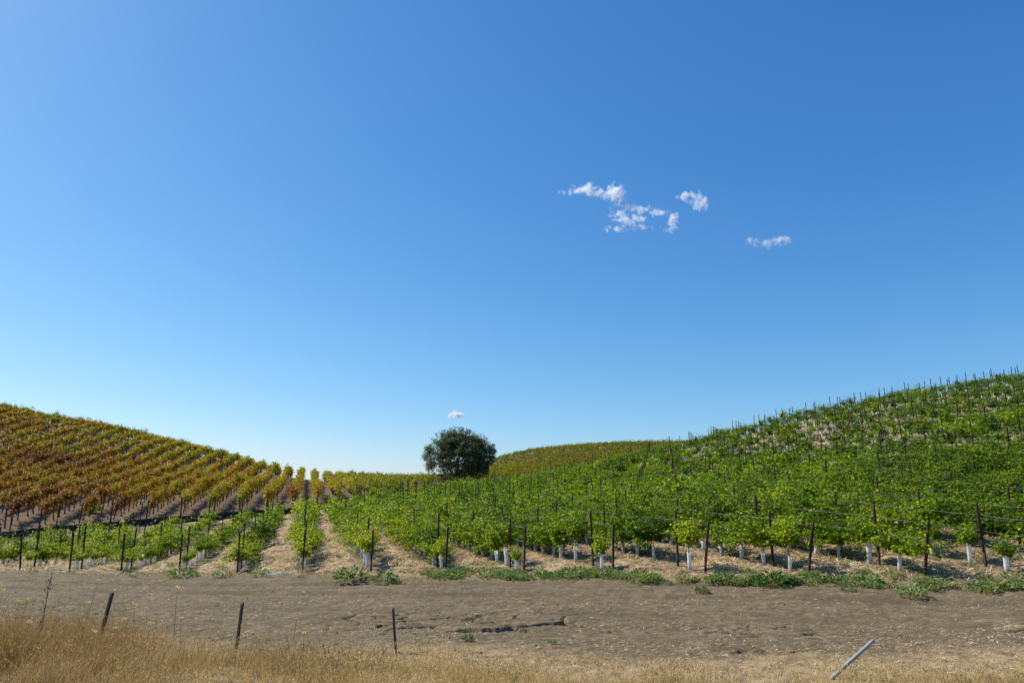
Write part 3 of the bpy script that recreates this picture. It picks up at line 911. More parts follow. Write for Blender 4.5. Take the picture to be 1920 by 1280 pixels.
# black barrier along the foot of the autumn vines
def build_barrier():
    root = None
    pts = []
    Xf = [pix_at(*p) for p in FENCE_PX]
    for a_, b_ in zip(Xf[:-1], Xf[1:]):
        n = max(2, int(np.linalg.norm(b_[:2] - a_[:2]) / .6))
        for u in np.arange(n) / n: pts.append(a_[:2] * (1 - u) + b_[:2] * u)
    pts = np.array(pts)
    z = H(pts[:, 0], pts[:, 1], False)
    i0 = len(pts) // 2
    o0 = np.array([pts[i0, 0], pts[i0, 1], z[i0]])
    root = link('barrier', None, None, tuple(o0))
    tag(root, 'low black fabric barrier running along the foot of the autumn vineyard', 'barrier')
    hgt = .47 + .05 * (fbm(pts[:, 0] * .6, pts[:, 1] * .6, 95) - .5) * 2
    tng = unit(np.gradient(pts, axis=0)); nr = np.stack([-tng[:, 1], tng[:, 0]], 1)
    wob = .04 * (vnoise(pts[:, 0] * 1.3, pts[:, 1] * 1.3, 96) - .5)
    rows = []
    for off, frac in ((-.012, -.2), (-.012, .5), (-.012, 1), (.012, 1), (.012, .5), (.012, -.2)):
        q = pts + nr * (off + wob[:, None] * (1 if frac > .2 else 0))
        rows.append(np.concatenate([q, (z + hgt * frac)[:, None]], 1) - o0)
    n = len(pts); v = np.concatenate(rows); f = []
    for r in range(5):
        for j in range(n - 1): f.append((r * n + j, r * n + j + 1, (r + 1) * n + j + 1, (r + 1) * n + j))
    link('fabric', mesh_np('barrier_fabric', v, np.array(f), M_fabric), root)
    sm = None
    for j in range(0, n, 5):
        if sm is None:
            a = Acc(); a.tube([(0, 0, -.15), (0, 0, .3), (0, 0, .74)], [.022, .02, .017], 5); sm = a.mesh('barrier_stake', M_wood)
        p = np.array([*(pts[j] + nr[j] * .045), z[j]]) - o0
        link('stake', sm, root, tuple(p), (vr.normal(0, .03), vr.normal(0, .03), 0), (1, 1, vr.uniform(.9, 1.1)))
build_barrier()

# ------------------------------------------------------------------ the lone oak
M_oak = leaf_mat('oak_leaf', [(0, (.065, .084, .048)), (.5, (.118, .142, .074)), (1, (.22, .24, .115))], .7, .35, rough=.6, spec=.12, tboost=(1.1, 1.2, .7))
def build_oak():
    rng = np.random.default_rng(42)
    bx, by = tree_xy; bz = h1(bx, by)
    root = link('oak_tree', None, None, (bx, by, bz))
    tag(root, 'lone dense round-crowned dark green oak between the two vineyard hills', 'tree')
    # pixel scale at the tree: about 0.0885 m per photo pixel
    C0 = np.array([-.1, 0, 4.35])
    acc = Acc(); limb_tips = []
    def limb(p, d, ln, r, lev):
        pts = [p]; dd = unit(np.array(d, float))
        for i in range(6):
            dd = unit(dd + rng.normal(0, .16, 3) + np.array([0, 0, .05]))
            pts.append(pts[-1] + dd * ln / 6)
        acc.tube(pts, np.linspace(r, r * .45, 7), 7 if lev < 2 else 5)
        limb_tips.append(pts[-1])
        if lev < 3:
            for c in range(4 if lev == 0 else 3):
                i = int(rng.integers(2, 7)); a = unit(dd + rng.normal(0, .75, 3))
                limb(pts[i], a, ln * rng.uniform(.55, .75), r * .5, lev + 1)
    acc.tube([(.2, 0, -.3), (.15, 0, .5), (.0, .05, 1.2)], [.55, .42, .36], 10)
    for d in ((-.9, .1, .75), (-.35, .5, 1), (.2, -.4, 1.1), (.75, .2, .9), (1.0, -.2, .5), (0, .1, 1.3), (-1.0, -.4, .4)):
        limb(np.array([0, .03, 1.0]), d, 3.6, .2, 0)
    link('trunk', acc.mesh('oak_trunk', M_bark, True), root)
    P, D, Nn, L = [], [], [], []
    # clumps: crown shape is a dome wider at mid height, cut by gaps
    n_c = 0; tries = 0
    while n_c < 500 and tries < 20000:
        tries += 1
        u = rng.normal(size=3); u /= np.linalg.norm(u)
        rr = rng.uniform(.25, 1) ** .38
        az = math.atan2(u[1], u[0])
        bump = 1 + .09 * math.sin(3 * az + 1.3 + 2.4 * u[2]) + .10 * math.sin(7 * u[2] + 4 * az) + rng.normal(0, .05)
        q = u * rr * np.array([5.45, 5.2, 4.45]) * bump + C0
        if q[2] < .6 + .42 * max(0.0, abs(q[0] - .6) - .6): continue
        if u[2] < -.3 and rng.random() < .25: continue
        if q[0] < -1.0 and q[2] < 2.6 and rng.random() < .3: continue
        # holes where sky or hill shows
        if rr > .4 and float(fbm(np.array([q[0] * .55 + 9]), np.array([q[2] * .55 + q[1] * .25]), 99, 2)[0]) < .32: continue
        n_c += 1
        m = 95; cr = rng.uniform(.38, .72)
        w = rng.normal(size=(m, 3)); w = w / np.linalg.norm(w, axis=1)[:, None] * rng.uniform(.2, 1, (m, 1)) ** .6 * cr * np.array([1.15, 1.15, .8])
        P.append(q + w); D.append(unit(w + rng.normal(0, .4, (m, 3)))); Nn.append(unit(rng.normal(0, .6, (m, 3)) + np.array([0, 0, .9]) + .4 * u))
        L.append(rng.uniform(.13, .26, m))
    # a few stray sprigs on the outline
    for k in range(46):
        u = rng.normal(size=3); u[1] *= .6; u /= np.linalg.norm(u)
        if u[2] < -.25: continue
        base = u * np.array([5.4, 5.2, 4.4]) + C0
        m = 60; t_ = rng.uniform(-.5, .75, m)[:, None]
        P.append(base + u * t_ + rng.normal(0, .17, (m, 3))); D.append(unit(u + rng.normal(0, .5, (m, 3)))); Nn.append(unit(rng.normal(0, .6, (m, 3)) + np.array([0, 0, .9])))
        L.append(rng.uniform(.12, .22, m))
    P = np.concatenate(P); L = np.concatenate(L)
    v, f = leaf_geo(P, np.concatenate(D), np.concatenate(Nn), L, L * .8)
    c = link('crown', mesh_np('oak_crown', v, f, M_oak), root); c.color = (.45, 1, 0, 1)
build_oak()

# ------------------------------------------------------------------ straw, litter, dry grass
M_straw = blade_mat('straw', [(0, (.24, .14, .06)), (.3, (.46, .31, .15)), (.65, (.68, .52, .30)), (1, (.84, .74, .52))], .15, .6)
M_dry = blade_mat('dry_grass', [(0, (.105, .080, .032)), (.2, (.24, .170, .062)), (.42, (.50, .355, .135)), (.65, (.66, .49, .215)), (.88, (.80, .67, .40)), (1, (.36, .35, .12))], .4, .6, .62, .42, .85)
M_weed = leaf_mat('weed_leaf', [(0, (.040, .10, .022)), (.5, (.10, .19, .055)), (1, (.24, .31, .15))], .5, .3)

def strands(X, Y, ln, wd, lift, rng, yaw=None, mat=None):
    """thin pieces of straw lying on the ground: flat three-sided slivers bent in the middle"""
    n = len(X); Z = H(X, Y)
    an = rng.uniform(0, 2 * math.pi, n) if yaw is None else yaw
    dx, dy = np.cos(an), np.sin(an); lz = rng.normal(0, .22, n)
    p0 = np.stack([X, Y, Z + lift], 1); dirv = np.stack([dx, dy, lz], 1) * ln[:, None]; sd_ = np.stack([-dy, dx, rng.normal(0, .5, n)], 1) * wd[:, None]
    mid = p0 + dirv * .5 + np.array([0, 0, 1]) * (ln * .10)[:, None]
    a = p0 - sd_ * .5; b = p0 + sd_ * .5; c = mid + sd_ * .5; d = mid - sd_ * .5; e = p0 + dirv - np.array([0, 0, 1]) * (np.abs(lz) * ln)[:, None]
    v = np.stack([a, b, c, d, e], 1).reshape(-1, 3); i = np.arange(n)[:, None] * 5
    return v, i + np.array([[0, 1, 2, 3]]), i + np.array([[3, 2, 4]])

def scatter(n, x0, x1, y0, y1, rng):
    return rng.uniform(x0, x1, n), rng.uniform(y0, y1, n)

def straw_mulch():
    rng = np.random.default_rng(61)
    X, Y = scatter(330000, -34, 32, 17, 52, rng)
    d, s, by, green, rd = masks(X, Y)
    pr = green * sstep(.2, .6, rd) * sstep(24, 3, d) * (.25 + 1.1 * sstep(.35, .6, fbm(X * .9, Y * .9, 62)))
    pr = np.maximum(pr, .5 * sstep(-1.4, -.3, d) * sstep(.6, 0, d) * sstep(.4, .6, fbm(X * .7, Y * 1.2, 63)))
    k = (rng.random(len(X)) < pr) & (np.abs(X) < .86 * Y)
    X, Y = X[k], Y[k]; n = len(X)
    print('straw', n)
    yaw = rng.normal(.1, .9, n)
    v, q, t = strands(X, Y, rng.uniform(.10, .45, n), rng.uniform(.006, .020, n), rng.uniform(.0, .07, n), rng, yaw)
    tag(link('straw_mulch', mesh_np('straw_mulch', v, [q, t], M_straw)), 'loose pale straw mulch spread between the vine rows', 'straw', None, 'stuff')
    X, Y = scatter(110000, -24, 16, 10.5, 27, rng)
    d = Y - front_y(X)
    pr = sstep(.2, -.6, d) * (.08 + .5 * sstep(.45, .68, fbm(X * .55, Y * 1.1, 64)) + .6 * sstep(14.5, 11, Y) + .7 * sstep(-1.6, -.4, d) + .7 * sstep(1, 5, X) * sstep(14.5, 11.5, Y))
    k = (rng.random(len(X)) < pr) & (np.abs(X) < .86 * Y); X, Y = X[k], Y[k]; n = len(X)
    v, q, t = strands(X, Y, rng.uniform(.03, .13, n), rng.uniform(.003, .009, n), rng.uniform(0, .008, n), rng, rng.normal(0, .7, n))
    tag(link('straw_litter', mesh_np('straw_litter', v, [q, t], M_straw)), 'bits of straw scattered over the bare dirt track', 'straw', None, 'stuff')
straw_mulch()

def clods():
    rng = np.random.default_rng(66)
    X, Y = scatter(2600, -22, 15, 11.5, 27, rng)
    d = Y - front_y(X)
    k = (d < 0) & (rng.random(len(X)) < .25 + .75 * sstep(.45, .65, fbm(X * .6, Y * .9, 67))) & (np.abs(X) < .86 * Y); X, Y = X[k], Y[k]
    n = len(X); Z = H(X, Y); r = .010 + .024 * rng.random(n) ** 4
    o6 = np.array([(1, 0, 0), (0, 1, 0), (-1, 0, 0), (0, -1, 0), (0, 0, .75), (0, 0, -.5)])
    v = np.stack([X, Y, Z + r * .3], 1)[:, None] + r[:, None, None] * o6[None] * rng.uniform(.6, 1.35, (n, 6, 1))
    f = np.array([(0, 1, 4), (1, 2, 4), (2, 3, 4), (3, 0, 4), (1, 0, 5), (2, 1, 5), (3, 2, 5), (0, 3, 5)])
    m = plain_mat('soil_clod', (.13, .10, .07), (.26, .205, .15), 5, .95)
    tag(link('soil_clods', mesh_np('soil_clods', v.reshape(-1, 3), (np.arange(n)[:, None, None] * 6 + f).reshape(-1, 3), m)), 'small lumps of dry soil on the bare track', 'soil', None, 'stuff')
clods()

def blades(X, Y, hgt, wd, lean, rng, Z=None):
    n = len(X); Z = H(X, Y) if Z is None else Z
    an = rng.uniform(0, 2 * math.pi, n)
    ld = np.stack([np.cos(an), np.sin(an)], 1) * lean[:, None] + np.array([.12, 0]) * lean[:, None]
    sdir = np.stack([-np.sin(an), np.cos(an)], 1)
    # blades turn a random face to the light
    sdir = np.stack([np.cos(an * 3.1), np.sin(an * 3.1)], 1)
    out = []
    for u, w in ((0, 1), (.4, .85), (.75, .55), (1, 0)):
        c = np.stack([X + ld[:, 0] * hgt * u ** 1.7, Y + ld[:, 1] * hgt * u ** 1.7, Z - .02 + hgt * (u - .22 * lean * u ** 2)], 1)
        if w > 0:
            s_ = np.concatenate([sdir * (wd * w * .5)[:, None], np.zeros((n, 1))], 1)
            out += [c - s_, c + s_]
        else: out.append(c)
    v = np.stack(out, 1).reshape(-1, 3); i = np.arange(n)[:, None] * 7
    q = np.concatenate([i + np.array([[0, 1, 3, 2]]), i + np.array([[2, 3, 5, 4]])]); t = i + np.array([[4, 5, 6]])
    return v, q, t

def dry_grass():
    rng = np.random.default_rng(71)
    X, Y = scatter(480000, -12.5, 11.5, 8.2, 16.5, rng)
    edge = 11.9 + 2.2 * sstep(-4.5, -9.0, X) - .8 * sstep(-2, .6, X) + .35 * sstep(2.5, 6.5, X) + 1.5 * (fbm(X * .5, Y * .5, 60) - .5)
    e = edge - Y
    pr = sstep(-1.3, 1.9, e) ** 1.3 * (.12 + 1.0 * sstep(.34, .62, fbm(X * .9, Y * 1.3, 72)))
    pr *= 1 - .65 * sstep(0, 3, X) * (1 - .5 * sstep(1.0, 2.2, e))
    gravel = sstep(-6.0, -7.2, X) * sstep(10.75, 10.45, Y)
    pr *= 1 - gravel
    pr *= .68
    k = (rng.random(len(X)) < pr) & (np.abs(X) < .86 * Y); X, Y, e = X[k], Y[k], e[k]; n = len(X)
    print('blades', n)
    tall = .14 + .25 * sstep(-1.5, -6.5, X) + .13 * sstep(.3, 2.2, e) - .07 * sstep(1, 4, X)
    cl = .55 + .9 * fbm(X * .8, Y * .8, 73)
    hgt = tall * cl * rng.uniform(.5, 1.25, n)
    v, q, t = blades(X, Y, hgt, rng.uniform(.0035, .008, n), rng.uniform(.15, .8, n), rng)
    tag(link('dry_grass', mesh_np('dry_grass', v, [q, t], M_dry)), 'tall dry golden grass along the road verge', 'grass', None, 'stuff')
    # seed heads on the taller stems
    k = rng.random(n) < .07; Xs, Ys, hs = X[k], Y[k], hgt[k] * 1.25 + .05; Zs = H(Xs, Ys); m = len(Xs)
    hd = np.stack([Xs, Ys, Zs + hs * .86], 1)
    P = np.repeat(hd, 5, 0) + rng.normal(0, .014, (m * 5, 3)) * np.array([1, 1, 2.4])
    dv, df = leaf_geo(P, rng.normal(0, .5, (m * 5, 3)) + np.array([0, 0, 1]), rng.normal(size=(m * 5, 3)), rng.uniform(.025, .055, m * 5), rng.uniform(.008, .014, m * 5))
    bv, bq, bt = blades(Xs, Ys, hs, np.full(m, .004), rng.uniform(.05, .25, m), rng, Zs)
    nb = len(bv)
    tag(link('grass_seed_heads', mesh_np('grass_seed_heads', np.concatenate([bv, dv]), [bq, np.concatenate([bt, df + nb])], M_dry)), 'dry seed heads standing above the verge grass', 'grass', None, 'stuff')
    # dry stubble in the vineyard hill and round the oak
    X, Y = scatter(26000, -20, -4, 100, 126, rng)
    k = np.hypot(X - tree_xy[0], (Y - tree_xy[1]) * .8) < 13; X, Y = X[k], Y[k]; n = len(X)
    v, q, t = blades(X, Y, rng.uniform(.12, .3, n), rng.uniform(.02, .04, n), rng.uniform(.2, .9, n), rng)
    tag(link('dry_meadow', mesh_np('dry_meadow', v, [q, t], M_dry)), 'bare tan dry grass around the foot of the oak', 'grass', None, 'stuff')
dry_grass()

# ------------------------------------------------------------------ weeds
def weed_geo(rng, n, rad, hgt, size):
    a = rng.uniform(0, 2 * math.pi, n); r = rad * rng.random(n) ** .6
    P = np.stack([r * np.cos(a), r * np.sin(a), hgt * rng.random(n) * (1 - .55 * (r / rad) ** 2)], 1)
    D = np.stack([np.cos(a + rng.normal(0, .6, n)), np.sin(a + rng.normal(0, .6, n)), rng.uniform(.0, 1.1, n)], 1)
    Nn = np.stack([rng.normal(0, .45, n), rng.normal(0, .45, n), np.full(n, 1.0)], 1)
    L = size * rng.uniform(.6, 1.4, n)
    return leaf_geo(P, D, Nn, L, L * .42)
def weeds():
    rng = np.random.default_rng(77)
    var = [weed_geo(rng, 120, .30, .2, .10) for k in range(6)]
    vs, fs, cs, n = [], [], [], 0
    def put(x, y, sc_, tint):
        nonlocal n
        v, f = var[int(rng.integers(6))]
        a = rng.uniform(0, 6.28); ca, sa = math.cos(a) * sc_, math.sin(a) * sc_
        vs.append(np.stack([v[:, 0] * ca - v[:, 1] * sa + x, v[:, 0] * sa + v[:, 1] * ca + y, v[:, 2] * sc_ * rng.uniform(.7, 1.2) + h1(x, y)], 1)); fs.append(f + n); n += len(v)
        cs.append(np.tile(np.array([[tint, 1, 0, 1]], np.float32), (len(v), 1)))
    for k in range(620):
        x = rng.uniform(-7.0, 17.0); off = rng.normal(-.85, .42) - .5 * float(sstep(3, 14, x)) * rng.random()
        y = front_y(x) + off
        dens = float(sstep(.42, .60, fbm(np.array([x * .55]), np.array([y * .8]), 78)[0])) * (.35 + .65 * float(sstep(-5, 0, x)))
        if rng.random() > dens: continue
        put(x, y, rng.uniform(.35, .95), rng.uniform(.35, .85))
    for k in range(420):
        x = rng.uniform(-20, 13); y = front_y(x) + rng.uniform(-1.5, 5.0)
        if rng.random() < .5: put(x, y, rng.uniform(.15, .5), rng.uniform(.4, .95))
    for k in range(420):
        x = rng.uniform(-30, 22); y = front_y(x) + abs(rng.normal(0, 7)) + .4
        if abs(x) < .85 * y and y < back_y(np.array([x]), np.array([y]))[0] - 1: put(x, y, rng.uniform(.2, .65), rng.uniform(.3, .95))
    N2 = leaf_mat('weed_strip_leaf', [(0, (.040, .10, .022)), (.45, (.10, .19, .055)), (.75, (.22, .29, .14)), (.9, (.34, .30, .15)), (1, (.42, .33, .18))], .6, .3, tint='ATTR')
    me = mesh_np('weeds', np.concatenate(vs), np.concatenate(fs), N2); color_attr(me, 'tint', np.concatenate(cs))
    tag(link('weeds', me), 'low green weeds growing along the dirt track and between vine rows', 'weeds', None, 'stuff')
    # weeds that stand apart
    def ground_at(px, py):
        ax, m = pix_dir(px, py); lo, hi = 8, 60
        Y = np.linspace(8, 60, 2000); z = H(ax * Y, Y, False); zz = CAMZ + m * Y
        i = int(np.argmax(zz <= z)); return ax * Y[i], Y[i]
    for px, py, sc_, tint, lab in [(342, 1082, 1.35, .75, 'grey-green leafy weed at the foot of the fourth end post'),
                                   (415, 1082, .9, .85, 'pale sparse weed between the fourth and fifth end posts'),
                                   (655, 1090, 1.5, .35, 'spreading green weed left of the seventh end post'),
                                   (722, 1092, 1.1, .3, 'bushy green weed right of the seventh end post'),
                                   (1448, 1100, 1.35, .1, 'tall dark green weed tuft on the weedy strip'),
                                   (1317, 1111, .55, .12, 'small green weed alone on the dirt below the strip'),
                                   (1710, 1118, 1.0, .95, 'flat pale grey-green weed at the edge of the dirt'),
                                   (877, 1199, .34, .25, 'tiny green weed alone in the middle of the track'),
                                   (1035, 1206, .26, .45, 'tiny faint weed on the track right of another'),
                                   (490, 1079, 1.0, .95, 'dusty grey weed beside the fallen white tube'),
                                   (235, 1073, .5, .3, 'small weed at the foot of the third end post')]:
        x, y = ground_at(px, py)
        v, f = weed_geo(rng, 170, .32, .30, .11)
        o = link('weed', mesh_np('weed', v * sc_, f, M_weed), None, (x, y, h1(x, y)), (0, 0, 0)); o.color = (tint, 1, 0, 1)
        tag(o, lab, 'weed')
    return ground_at
ground_at = weeds()

# bright shrub at the foot of the autumn vines
def shrub():
    rng = np.random.default_rng(81)
    x, y = pix_at(168, 968, 54.5)[:2]
    root = link('shrub', None, None, (x, y, h1(x, y)))
    tag(root, 'bright lime green bush at the foot of the dark red autumn vines', 'shrub')
    P, D, Nn, L, c = shoot_leaves(rng, .15, 22, 1.0, .2, (.4, 1.3), 22, .14, (1, 1))
    v, f = leaf_geo(P, D, Nn, L, L)
    o = link('foliage', mesh_np('shrub_foliage', v, f, M_green), root); o.color = (.8, 1.1, 0, 1)
    a = Acc()
    for p in c: a.tube(np.concatenate([[(0, 0, -.1)], p[:6]]), np.linspace(.012, .004, 7), 4)
    link('stem', a.mesh('shrub_stem', M_cane), root)
shrub()

# ------------------------------------------------------------------ things in the foreground
def stake(name, top_px, base_px, Y, w, mat, label, cat, group=None, steel=True, bury=.15):
    top = pix_at(*top_px, Y); bx = pix_dir(*base_px)[0] * Y
    bz = h1(bx, Y); base = np.array([bx, Y, bz - bury])
    L = np.linalg.norm(top - base); d = (top - base) / L
    o = link(name, None, None, tuple(base))
    o.rotation_euler = Vector(d).to_track_quat('Z', 'Y').to_euler()
    tag(o, label, cat, group)
    # T profile fence stake with studs
    p = np.array([(-w, -.2 * w), (-w, .2 * w), (-.2 * w, .2 * w), (-.2 * w, 1.3 * w), (.2 * w, 1.3 * w), (.2 * w, .2 * w), (w, .2 * w), (w, -.2 * w)]) if steel else \
        np.array([(-w, -.55 * w), (-w, .5 * w), (-.8 * w, .62 * w), (.8 * w, .6 * w), (w, .5 * w), (w, -.5 * w), (.8 * w, -.62 * w), (-.8 * w, -.6 * w)])
    zs = np.linspace(0, L, 14); v = []
    rng = np.random.default_rng(int(top_px[0]))
    for z in zs:
        j = rng.normal(0, .025 * w, 2); v += [(q[0] + j[0], q[1] + j[1], z) for q in p]
    q = [(i * 8 + j, i * 8 + (j + 1) % 8, (i + 1) * 8 + (j + 1) % 8, (i + 1) * 8 + j) for i in range(13) for j in range(8)]
    Lb = 13 * 8
    q += [(Lb + 0, Lb + 1, Lb + 6, Lb + 7), (Lb + 2, Lb + 3, Lb + 4, Lb + 5)] if steel else [(Lb, Lb + 1, Lb + 2, Lb + 7), (Lb + 7, Lb + 2, Lb + 3, Lb + 6), (Lb + 6, Lb + 3, Lb + 4, Lb + 5)]
    link('shaft', mesh_np(name + '_shaft', np.array(v), np.array(q), mat), o)
    if steel:
        a = Acc()
        for z in np.arange(.25 * L, L, .07): a.tube([(0, -.15 * w, z), (0, -.75 * w, z)], [.35 * w, .2 * w], 5)
        link('studs', a.mesh(name + '_studs', mat), o)
    return o
M_dark = plain_mat('dark_painted_steel', (.018, .022, .022), (.05, .055, .05), 25, .6, .2, .4, .2)
stake('fence_post', (212, 1110), (183, 1206), 12.9, .034, M_dark, 'dark steel fence post leaning right in the tall dry grass', 'fence post')
stake('fence_post', (456, 1129), (444, 1212), 12.6, .030, M_dark, 'dark steel fence post leaning slightly, between two other fence posts', 'fence post')
stake('fence_post', (737, 1139), (744, 1232), 12.2, .028, M_wood, 'grey wooden fence post leaning left beside the cracked dirt', 'fence post', steel=False)
stake('leaning_post', (1638, 1199), (1553, 1274), 10.25, .029, M_greywood, 'pale grey weathered board leaning steeply above the dry grass', 'leaning post', steel=False, bury=.02)

def lying_tube():
    x, y = ground_at(512, 1081)
    o = link('fallen_grow_tube', tv[1][0], None, (x - .25, y, h1(x, y) + .06), (0, R(84), R(18)), (.6, .35, 1.0))
    tag(o, 'flattened white grow tube lying on the dirt before the straw', 'grow tube')
lying_tube()

def straw_clump():
    rng = np.random.default_rng(91)
    x, y = ground_at(1906, 1182); n = 260
    a = Acc()
    for i in range(n):
        p = np.array([rng.normal(0, .16), rng.normal(0, .08), abs(rng.normal(0, .045))]); an = rng.normal(0, .6)
        d = np.array([math.cos(an), math.sin(an), rng.normal(0, .15)]) * rng.uniform(.08, .2)
        a.tube([p - d * .5, p + np.array([0, 0, .015]), p + d * .5], [.003, .0035, .002], 4)
    tag(link('straw_clump', a.mesh('straw_clump', M_straw), None, (x, y, h1(x, y))), 'small heap of pale straw at the right edge of the track', 'straw clump')
straw_clump()

def wild_stalks():
    rng = np.random.default_rng(93)
    M_stalk = plain_mat('dry_stalk', (.045, .038, .028), (.09, .075, .05), 20, .9)
    # the tall dark dead stalk at the left
    top = pix_at(97, 1082, 12.4); bx = pix_dir(72, 1180)[0] * 12.4; bz = h1(bx, 12.4)
    o = link('dead_stalk', None, None, (bx, 12.4, bz))
    tag(o, 'tall thin dark dead weed stalk leaning right at far left', 'dead stalk')
    tt = top - np.array([bx, 12.4, bz]); a = Acc(); b = Acc()
    pts = [tt * u + np.array([.02 * math.sin(5 * u), 0, 0]) for u in np.linspace(0, 1, 9)]
    a.tube(pts, np.linspace(.011, .004, 9), 5)
    for k in range(26):
        u = rng.uniform(.3, 1); p = tt * u; d = rng.normal(0, 1, 3) * .05
        a.tube([p, p + d * .6 + np.array([0, 0, .02]), p + d + np.array([0, 0, .04])], [.004, .003, .002], 4)
        b.tube([p + d + np.array([0, 0, .03]), p + d + np.array([0, 0, .055])], [.009, .006], 5)
    link('stem', a.mesh('dead_stalk_stem', M_stalk), o); link('seed_pods', b.mesh('dead_stalk_seed_pods', M_stalk), o)
    # yellow wildflowers in the verge
    M_yel = plain_mat('yellow_petals', (.55, .50, .03), (.72, .62, .05), 20, .6)
    M_st = plain_mat('flower_stalk', (.10, .11, .03), (.2, .17, .06), 20, .9)
    petals, stalk = [], []
    for k in range(3):
        n = 26; a_ = rng.uniform(0, 6.28, n)
        P = np.stack([.02 * np.cos(a_), .02 * np.sin(a_), rng.normal(0, .008, n)], 1)
        v, f = leaf_geo(P, np.stack([np.cos(a_), np.sin(a_), rng.uniform(-.1, .5, n)], 1), rng.normal(0, .3, (n, 3)) + np.array([0, 0, 1]), rng.uniform(.022, .036, n), rng.uniform(.014, .02, n))
        petals.append(mesh_np('petals', v, f, M_yel))
        s_ = Acc(); s_.tube([(0, 0, -.55), (.015, 0, -.25), (0, 0, 0)], [.004, .0035, .003], 4); stalk.append(s_.mesh('flower_stalk', M_st))
    spots = [(5, 1105), (36, 1126), (52, 1123), (64, 1126), (166, 1129), (10, 1138), (7, 1178), (56, 1165), (234, 1160), (253, 1138), (216, 1176), (185, 1087), (176, 1182), (152, 1213), (213, 1220), (173, 1236),
             (281, 1168), (250, 1134), (340, 1158), (305, 1162), (568, 1109), (570, 1186), (537, 1174), (333, 1100), (172, 1222), (460, 1190)]
    for px_, py_ in spots:
        Y = rng.uniform(11.0, 12.4) if py_ > 1150 else rng.uniform(12.2, 13.6)
        p = pix_at(px_, py_, Y); g = h1(p[0], Y)
        hh = p[2] - g
        if hh < .1: continue
        k = int(rng.integers(3))
        o = link('wildflower', None, None, tuple(p), (rng.normal(0, .15), rng.normal(0, .15), rng.uniform(0, 6)))
        tag(o, 'tiny yellow wildflower on a thin stalk among the dry verge grass', 'wildflower', 'yellow wildflowers in the verge grass')
        link('petals', petals[k], o); link('stalk', stalk[k], o, (0, 0, 0), (0, 0, 0), (1, 1, hh / .55))
wild_stalks()

def verge_gravel():
    rng = np.random.default_rng(95)
    X, Y = scatter(5200, -11, -3, 8.4, 10.9, rng)
    k = (Y < 10.75 - .25 * sstep(-7.5, -5.5, X) + .2 * rng.normal(size=len(X))) & (rng.random(len(X)) < sstep(-4.5, -6.5, X) + .1)
    X, Y = X[k], Y[k]; n = len(X); Z = H(X, Y); r = .010 + .03 * rng.random(n) ** 2.2
    o6 = np.array([(1, 0, 0), (0, 1, 0), (-1, 0, 0), (0, -1, 0), (0, 0, .7), (0, 0, -.5)])
    v = np.stack([X, Y, Z + r * .3], 1)[:, None] + r[:, None, None] * o6[None] * rng.uniform(.6, 1.4, (n, 6, 1))
    f = np.array([(0, 1, 4), (1, 2, 4), (2, 3, 4), (3, 0, 4), (1, 0, 5), (2, 1, 5), (3, 2, 5), (0, 3, 5)])
    m = plain_mat('roadside_gravel', (.26, .22, .18), (.5, .46, .40), 6, .9)
    tag(link('gravel', mesh_np('gravel', v.reshape(-1, 3), (np.arange(n)[:, None, None] * 6 + f).reshape(-1, 3), m)), 'pale gravel at the road edge', 'gravel', None, 'stuff')
verge_gravel()

